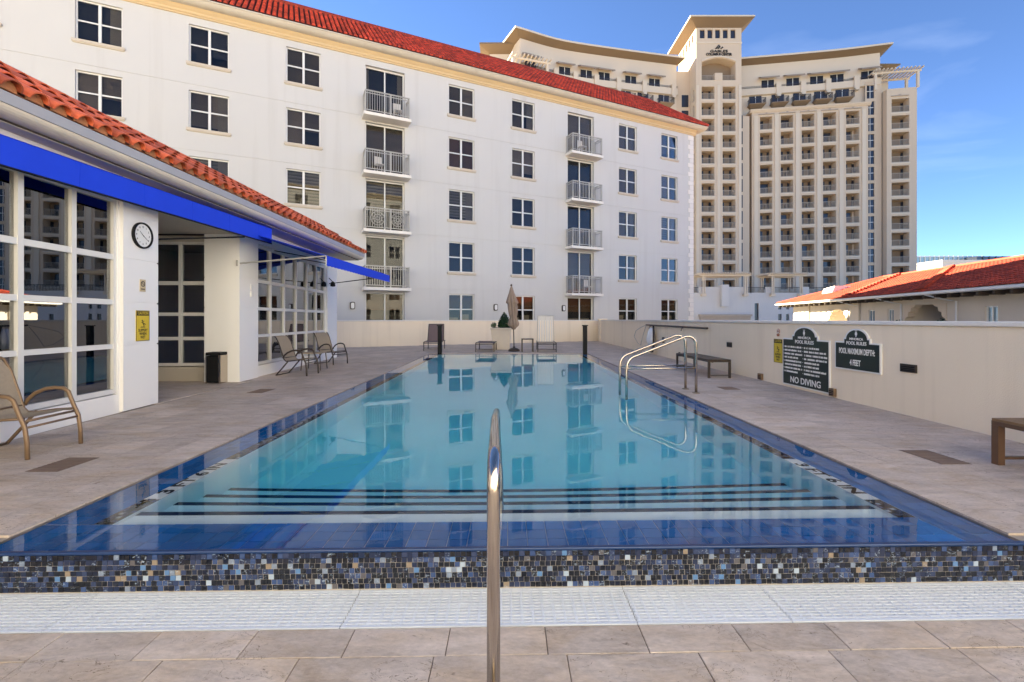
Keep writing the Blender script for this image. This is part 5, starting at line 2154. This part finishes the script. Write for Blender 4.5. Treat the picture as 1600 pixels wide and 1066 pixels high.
def chaise(name, label, loc, rz, kind):
    t_ = thing(name, label, "lounger", loc, rz)
    H, W2, L = .36, .36, 1.25
    # local: foot end at y=0 facing the viewer, head towards +y
    for s_ in (-1, 1):
        q_ = MB()
        q_.tube([(W2 * s_, 0, H - .06), (W2 * s_, .06, H), (W2 * s_, L + .5, H)], .02, 8)
        q_.build("side_rail", 'bronzed', t_, smooth=True)
        for yy in (.06, L + .3):
            q_ = MB()
            q_.tube([(W2 * s_, yy, H), (W2 * s_, yy - .03, 0)], .018, 8)
            q_.build("leg", 'bronzed', t_)
    q_ = MB()
    q_.tube([(-W2, .02, H - .04), (W2, .02, H - .04)], .018, 8)
    q_.tube([(-W2, .04, .12), (W2, .04, .12)], .013, 8)
    q_.pieces("crossbar", 'bronzed', t_)
    sm_ = 'mauve' if kind != 'straps' else 'sling'
    q_ = MB()
    for i in range(8):
        y0_, y1_ = .05 + (L - .05) * i / 8, .05 + (L - .05) * (i + 1) / 8
        z0_, z1_ = H - .02 * math.sin(math.pi * i / 8), H - .02 * math.sin(math.pi * (i + 1) / 8)
        q_.hexa([(-W2 + .02, y0_, z0_ - .008), (W2 - .02, y0_, z0_ - .008), (W2 - .02, y1_, z1_ - .008), (-W2 + .02, y1_, z1_ - .008)], [(-W2 + .02, y0_, z0_), (W2 - .02, y0_, z0_), (W2 - .02, y1_, z1_), (-W2 + .02, y1_, z1_)])
    q_.build("seat_sling", sm_, t_)
    if kind == 'flat':
        q_ = MB()
        q_.box(-W2 + .02, W2 - .02, L + .01, L + .55, H - .008, H)
        q_.build("back_sling", sm_, t_)
        return t_
    ang = R(68 if kind == 'up' else 84)
    BL = .78 if kind == 'up' else 1.08
    dy, dz = math.cos(ang), math.sin(ang)
    bw = W2 - .01
    for s_ in (-1, 1):
        q_ = MB()
        q_.tube([(bw * s_, L, H), (bw * s_ * .94, L + dy * BL, H + dz * BL)], .016, 8)
        q_.build("back_rail", 'bronzed' if kind == 'up' else 'rail', t_)
    q_ = MB()
    q_.tube([(-bw * .94, L + dy * BL, H + dz * BL), (bw * .94, L + dy * BL, H + dz * BL)], .016, 8)
    q_.build("top_bar", 'bronzed' if kind == 'up' else 'rail', t_)
    if kind == 'up':
        q_ = MB()
        e_ = .012
        q_.hexa([(-bw, L - .0, H), (bw, L - .0, H), (bw, L + e_, H), (-bw, L + e_, H)], [(-bw * .94, L + dy * BL, H + dz * BL), (bw * .94, L + dy * BL, H + dz * BL), (bw * .94, L + dy * BL + e_, H + dz * BL), (-bw * .94, L + dy * BL + e_, H + dz * BL)])
        q_.build("back_sling", sm_, t_)
    else:
        n_ = 6
        for i in range(n_):
            c_ = -bw * .9 + 1.8 * bw * (i + .5) / n_
            q_ = MB()
            hw_ = bw * .9 / n_ - .012
            q_.hexa([(c_ - hw_, L - .012, H), (c_ + hw_, L - .012, H), (c_ + hw_, L + .0, H), (c_ - hw_, L + .0, H)], [(c_ - hw_, L + dy * BL - .012, H + dz * BL), (c_ + hw_, L + dy * BL - .012, H + dz * BL), (c_ + hw_, L + dy * BL, H + dz * BL), (c_ - hw_, L + dy * BL, H + dz * BL)])
            q_.build("strap", 'strap', t_)
    return t_
chaise("lounge_chair", "mauve sling lounger with raised back beside the left black post", (-3.1, 18.75, 0), R(3), 'up')
chaise("lounge_chair", "flat low lounger in front of the stone planter", (-.92, 18.0, 0), R(-2), 'flat')
chaise("lounge_chair", "lounger with tall pale strapped back near the right post", (1.53, 18.0, 0), R(-2), 'straps')
sq = thing("side_table", "small open dark frame table next to the umbrella base", "table", (.77, 18.3, 0))
q = MB()
q.box(-.24, .24, -.2, .2, .49, .53)
q.build("table_top", 'bronzed', sq)
for sx in (-1, 1):
    for sy in (-1, 1):
        q = MB()
        q.box(.215 * sx - .025, .215 * sx + .025, .175 * sy - .025, .175 * sy + .025, 0, .49)
        q.build("leg", 'bronzed', sq)
um = thing("patio_umbrella", "closed taupe umbrella tied around its pole in the centre of the far deck", "umbrella", (.24, 18.6, 0))
q = MB()
q.lathe([(.24, .0), (.235, .06), (.15, .12), (.05, .15), (.04, .2)], 28)
q.build("base", 'bronzed', um, smooth=True)
q = MB()
q.tube([(0, 0, .1), (-.03, 0, 1.2), (-.11, 0, 2.66)], .022, 10)
q.lathe([(.0, 2.64), (.04, 2.66), (.045, 2.70), (.0, 2.74)], 12, -.11, 0)
q.build("pole", 'bronzed', um)
q = MB()
prof = [(.025, 2.64), (.06, 2.55), (.10, 2.38), (.15, 2.2), (.20, 2.02), (.205, 1.97), (.16, 1.94), (.165, 1.8), (.155, 1.6), (.13, 1.42), (.115, 1.36), (.15, 1.26), (.19, 1.12), (.185, 1.04), (.10, .95), (.06, .90)]
nn = 64
base = len(q.v)
for (r_, z) in prof:
    cx = -.11 + (2.66 - z) / 1.76 * .10
    for k in range(nn):
        a = 2 * math.pi * k / nn
        am_ = .55 if z < 2.3 else .35
        rr = r_ * (1 + am_ * (abs(math.sin(4 * a + z * .9)) - .55) + .06 * math.sin(3 * a + 5 * z))
        q.v.append((cx + rr * math.cos(a), rr * math.sin(a), z + .025 * math.sin(8 * a)))
for i in range(len(prof) - 1):
    for k in range(nn):
        a, b_ = base + i * nn, base + (i + 1) * nn
        q.f.append((a + k, b_ + k, b_ + (k + 1) % nn, a + (k + 1) % nn))
        q.m.append(0)
q.build("canopy", 'canvas', um, smooth=True)
pt = thing("planter", "tapered pale stone planter behind the umbrella", "planter", (-.30, 19.9, 0))
q = MB()
q.hexa([(-.36, -.36, 0), (.36, -.36, 0), (.36, .36, 0), (-.36, .36, 0)], [(-.43, -.43, .86), (.43, -.43, .86), (.43, .43, .86), (-.43, .43, .86)])
q.box(-.46, .46, -.46, .46, .861, .93)
bevel(q.build("pot", 'planter', pt), .015)
q = MB()
q.box(-.40, .40, -.40, .40, .931, .94)
q.build("soil", 'soil', pt)
sh_ = thing("shrub", "dark green conical shrub growing in the stone planter", "shrub", (-.16, 19.85, .94))
q = MB()
random.seed(4)
leaf_cloud(q, (0, 0, .34), .31, .31, .36, 2400, .040, cone=True)
q.build("foliage", 'leaf', sh_)
q = MB()
q.tube([(0, 0, 0), (0, 0, .55)], [.04, .015], 8)
q.build("trunk", 'soil', sh_)
sp2 = thing("flowering_plant", "small sprig at the left rim of the stone planter", "plant", (-.62, 19.6, .94))
q = MB()
leaf_cloud(q, (0, 0, .10), .13, .12, .12, 160, .035)
q.build("foliage", 'leaf2', sp2)

def bench(name, label, loc, L, m_frame, m_top, nslat, wide, legw=.03):
    t_ = thing(name, label, "bench", loc)
    H = .41
    for i in range(nslat):
        q_ = MB()
        a = wide * i / nslat
        q_.box(a + .004, a + wide / nslat - .004, 0, L, H - .022, H)
        q_.build("slat", m_top, t_)
    q_ = MB()
    for yy in (0, L - legw):
        q_.box(.0, wide, yy, yy + legw, H - .06, H - .0225)
    q_.box(0, .025, legw, L - legw, H - .06, H - .0225)
    q_.box(wide - .025, wide, legw, L - legw, H - .06, H - .0225)
    q_.build("seat_frame", m_frame, t_)
    for yy in (0, L - legw):
        for x in (0, wide - legw):
            q_ = MB()
            q_.box(x, x + legw, yy, yy + legw, 0, H - .061)
            q_.build("leg", m_frame, t_)
        q_ = MB()
        q_.box(legw, wide - legw, yy + .006, yy + legw - .006, .05, .07)
        q_.build("stretcher", m_frame, t_)
    return t_
bench("bench", "dark low bench against the right wall behind the grab rails", (4.42, 10.1, 0), 1.95, 'bronzed', 'bronzed', 5, .5, .045)
b2 = bench("bench", "brown slatted bench cut off by the right edge of the picture", (4.36, 2.85, 0), 1.28, 'bench', 'tan_wood', 6, .56, .06)

def deck_drain(label, x0, x1, y0, y1):
    t_ = thing("deck_drain", label, "drain", ((x0 + x1) / 2, (y0 + y1) / 2, 0), 0, "square drain grilles in the deck")
    q_ = MB()
    w_, h_ = (x1 - x0) / 2, (y1 - y0) / 2
    q_.box(-w_, w_, -h_, h_, -.001, .002)
    q_.build("frame", 'drain', t_)
    n_ = 9
    q_ = MB()
    for i in range(n_):
        y = -h_ + .01 + (2 * h_ - .02) * i / n_
        q_.box(-w_ + .012, w_ - .012, y, y + (2 * h_ - .02) / n_ * .6, .002, .006)
    q_.build("grille", 'drain', t_)
deck_drain("drain grille in the deck near the brown bench", 3.88, 4.16, 4.10, 4.55)
deck_drain("drain grille in the deck near the two grab rails", 4.00, 4.30, 8.45, 8.80)
deck_drain("drain grille in the left deck before the far chairs", -4.62, -4.34, 8.05, 8.55)
deck_drain("drain grille in front of the foreground patio chair", -4.12, -3.84, 3.90, 4.30)
deck_drain("drain grille on the far deck by the loungers", -3.3, -3.0, 20.4, 20.8)

# ------------------------------------------------------------------ signs and fittings on the right wall
WX = 5.398
SRZ = R(-90)
def arch_outline(w_, h_, sw, ah, off=0.0, n_=14):
    # shoulders at h_, raised centre of width sw that ends in a round head of height ah
    pts = [(-w_ / 2 + off, off), (w_ / 2 - off, off), (w_ / 2 - off, h_ - off)]
    st2 = ah * .30
    pts += [(sw / 2 - off, h_ - off), (sw / 2 - off, h_ + st2 - off), (sw / 2 * .86 - off, h_ + st2 - off)]
    for k in range(1, n_):
        a = math.pi * k / n_
        pts.append(((sw / 2 * .86 - off) * math.cos(a), h_ + st2 - off + (ah * .70) * math.sin(a)))
    pts += [(-sw / 2 * .86 + off, h_ + st2 - off), (-sw / 2 + off, h_ + st2 - off), (-sw / 2 + off, h_ - off), (-w_ / 2 + off, h_ - off)]
    return pts
def crest(parent, x, z, k):
    q_ = MB()
    n_ = 14
    q_.slab([(x + .028 * k * math.cos(2 * math.pi * i / n_), z + .042 * k * math.sin(2 * math.pi * i / n_)) for i in range(n_)], -.034, -.0305)
    q_.slab([(x - .02 * k, z + .05 * k), (x + .02 * k, z + .05 * k), (x + .03 * k, z + .068 * k), (x, z + .058 * k), (x - .03 * k, z + .068 * k)], -.034, -.0305)
    q_.slab([(x - .016 * k, z - .06 * k), (x + .016 * k, z - .06 * k), (x + .01 * k, z - .045 * k), (x - .01 * k, z - .045 * k)], -.034, -.0305)
    q_.build("crest", 'text_white', parent)
def garble(parent, x0, x1, z, h_, rows_m='text_white'):
    q_ = MB()
    x = x0
    while x < x1:
        w_ = random.choice((.006, .008, .010, .004))
        if random.random() < .14:
            x += .012
            continue
        q_.slab([(x, z), (x + w_, z), (x + w_, z + h_ * random.uniform(.7, 1)), (x, z + h_ * random.uniform(.7, 1))], -.0335, -.0305)
        x += w_ + .0035
    return q_
s1 = thing("pool_rules_sign", "large dark green arched pool rules sign leaning at the right wall", "sign", (WX, 8.30, .045), SRZ)
w1, h1 = 1.30, .895
q = MB()
q.slab(arch_outline(w1, h1, .72, .225), -.026, 0)
q.build("border", 'signw', s1)
q = MB()
q.slab(arch_outline(w1, h1, .72, .225, .024), -.030, -.0255)
q.build("panel", 'signg', s1)
crest(s1, 0, 1.005, .9)
lettering("MINORCA", .062, 'text_white', s1, (0, -.031, .915), bold=.001, xs=1.25)
lettering("POOL RULES", .088, 'text_white', s1, (0, -.031, .835), bold=.002, xs=1.05)
random.seed(9)
ent = []
for i in range(8):
    ent.append((-w1 / 2 + .07, -.06 - random.choice((0, .02, .12)), .735 - .067 * i))
    ent.append((.0, w1 / 2 - .05 - random.choice((0, .03, .2)), .735 - .067 * i))
for (a, b_, z) in ent:
    struct(garble(s1, a, b_, z - .018, .036).build("small_print", 'text_white', s1), 'stuff')
q = MB()
for i in range(8):
    for xx in (-w1 / 2 + .045, -.035):
        q.slab([(xx + .007 * math.cos(k), .735 - .067 * i + .007 * math.sin(k)) for k in (0, 1.05, 2.1, 3.14, 4.2, 5.25)], -.0335, -.0305)
struct(q.build("bullets", 'text_white', s1), 'stuff')
lettering("NO DIVING", .16, 'text_white', s1, (.02, -.031, .115), bold=.003, xs=1.02)
s2 = thing("depth_sign", "smaller dark green arched sign giving the pool depth on the right wall", "sign", (WX, 7.06, .50), SRZ)
w2, h2 = .92, .445
q = MB()
q.slab(arch_outline(w2, h2, .54, .21), -.026, 0)
q.build("border", 'signw', s2)
q = MB()
q.slab(arch_outline(w2, h2, .54, .21, .022), -.030, -.0255)
q.build("panel", 'signg', s2)
crest(s2, 0, .575, .8)
lettering("MINORCA", .05, 'text_white', s2, (0, -.031, .492), bold=.001, xs=1.2)
lettering("POOL RULES", .072, 'text_white', s2, (0, -.031, .425), bold=.0015, xs=1.0)
lettering("POOL MAXIMUM DEPTH:", .125, 'text_white', s2, (0, -.031, .295), bold=.002, xs=.52)
lettering("4 FEET", .125, 'text_white', s2, (-.02, -.031, .12), bold=.003, xs=.62)
caution((WX, 9.14, .435), SRZ, .28, .47, "yellow caution sign left of the pool rules sign")
rp = thing("plaque", "small rusty emblem plaque above the right caution sign", "sign", (WX, 9.14, .96), SRZ)
q = MB()
q.slab([(.05 * math.cos(2 * math.pi * k / 16), .10 + .05 * math.sin(2 * math.pi * k / 16)) for k in range(16)], -.008, 0)
q.slab([(-.04, 0), (.03, 0), (.045, .045), (-.05, .045)], -.008, 0)
q.build("panel", 'rust', rp)
q = MB()
for k in range(16):
    a0, a1 = 2 * math.pi * k / 16, 2 * math.pi * (k + 1) / 16
    q.slab([(.028 * math.cos(a0), .10 + .028 * math.sin(a0)), (.028 * math.cos(a1), .10 + .028 * math.sin(a1)), (.040 * math.cos(a1), .10 + .040 * math.sin(a1)), (.040 * math.cos(a0), .10 + .040 * math.sin(a0))], -.010, -.0075)
q.build("emblem", 'signw', rp)
def wall_box(name, label, cat, y, z, wd, ht, m='bronzed', dep=.02, group=None):
    t_ = thing(name, label, cat, (WX, y, z), SRZ, group)
    q_ = MB()
    q_.slab([(-wd / 2, -ht / 2), (wd / 2, -ht / 2), (wd / 2, ht / 2), (-wd / 2, ht / 2)], -dep, 0)
    bevel(q_.build("housing", m, t_), .004)
    q_ = MB()
    for i in range(3):
        z0 = -ht * .32 + ht * .22 * i
        q_.slab([(-wd * .4, z0), (wd * .4, z0), (wd * .4, z0 + ht * .1), (-wd * .4, z0 + ht * .1)], -dep - .006, -dep + .001)
    q_.pieces("louvre", 'black', t_)
    return t_
wall_box("step_light", "dark louvred light right of the depth sign", "lamp", 6.16, .64, .25, .11)
wall_box("step_light", "dark louvred light above the dark bench", "lamp", 11.15, .68, .24, .12)
wall_box("outlet_box", "small dark outlet box beside the white net", "outlet", 15.9, .58, .2, .2)
wall_box("floor_light", "low dark fixture at the wall foot before the rules sign", "lamp", 9.75, .08, .14, .13, 'bronze', .05)
wall_box("floor_light", "low dark fixture at the wall foot between the two green signs", "lamp", 7.58, .09, .12, .13, 'bronze', .05)
wall_box("outlet_box", "small dark outlet low on the wall behind the dark bench", "outlet", 12.1, .22, .13, .13)
wall_box("outlet_box", "small dark fixture low on the wall left of the dark bench", "outlet", 14.4, .2, .12, .13)
nt_ = thing("skimmer_pole", "long bronze skimmer pole hung under the wall coping", "pool tool", (5.31, 14.6, 1.08))
q = MB()
q.tube([(0, -2.4, -.02), (0, 3.0, .0)], .03, 8)
q.build("pole", 'bronzed', nt_)
q = MB()
for yy in (-.6, 2.6):
    q.tube([(.09, yy, -.02), (.0, yy, -.06), (-.02, yy, -.14)], .012, 6)
q.pieces("hook", 'bronzed', nt_)
q = MB()
q.tube([(0, 3.0, 0), (-.06, 3.5, -.1), (-.06, 4.2, -.25), (-.05, 4.5, -.5), (-.04, 4.0, -.75), (-.04, 3.6, -.8), (-.03, 3.4, -.5), (0, 3.05, -.05)], .012, 6)
q.build("hose_loop", 'rail', nt_)
nb = thing("pool_net", "white pool net hanging on the right wall beneath the skimmer pole", "pool tool", (5.27, 16.8, .2))
q = MB()
for i, (x, r_) in enumerate(((-.12, .11), (.12, .13), (.0, .10))):
    q.tube([(0, x, .78), (-.02, x * 1.15, .62), (-.03, x * 1.3, .35), (0, x * 1.1, .08)], [.03, r_ * .7, r_, r_ * .5], 8)
q.build("net_bag", 'hose', nb, smooth=True)
q = MB()
q.tube([(.0, -.2, .85), (-.03, -.33, .5), (-.03, -.30, .1), (0, -.1, -.08), (0, .15, -.1)], .035, 8)
q.build("net_frame", 'bronzed', nb)
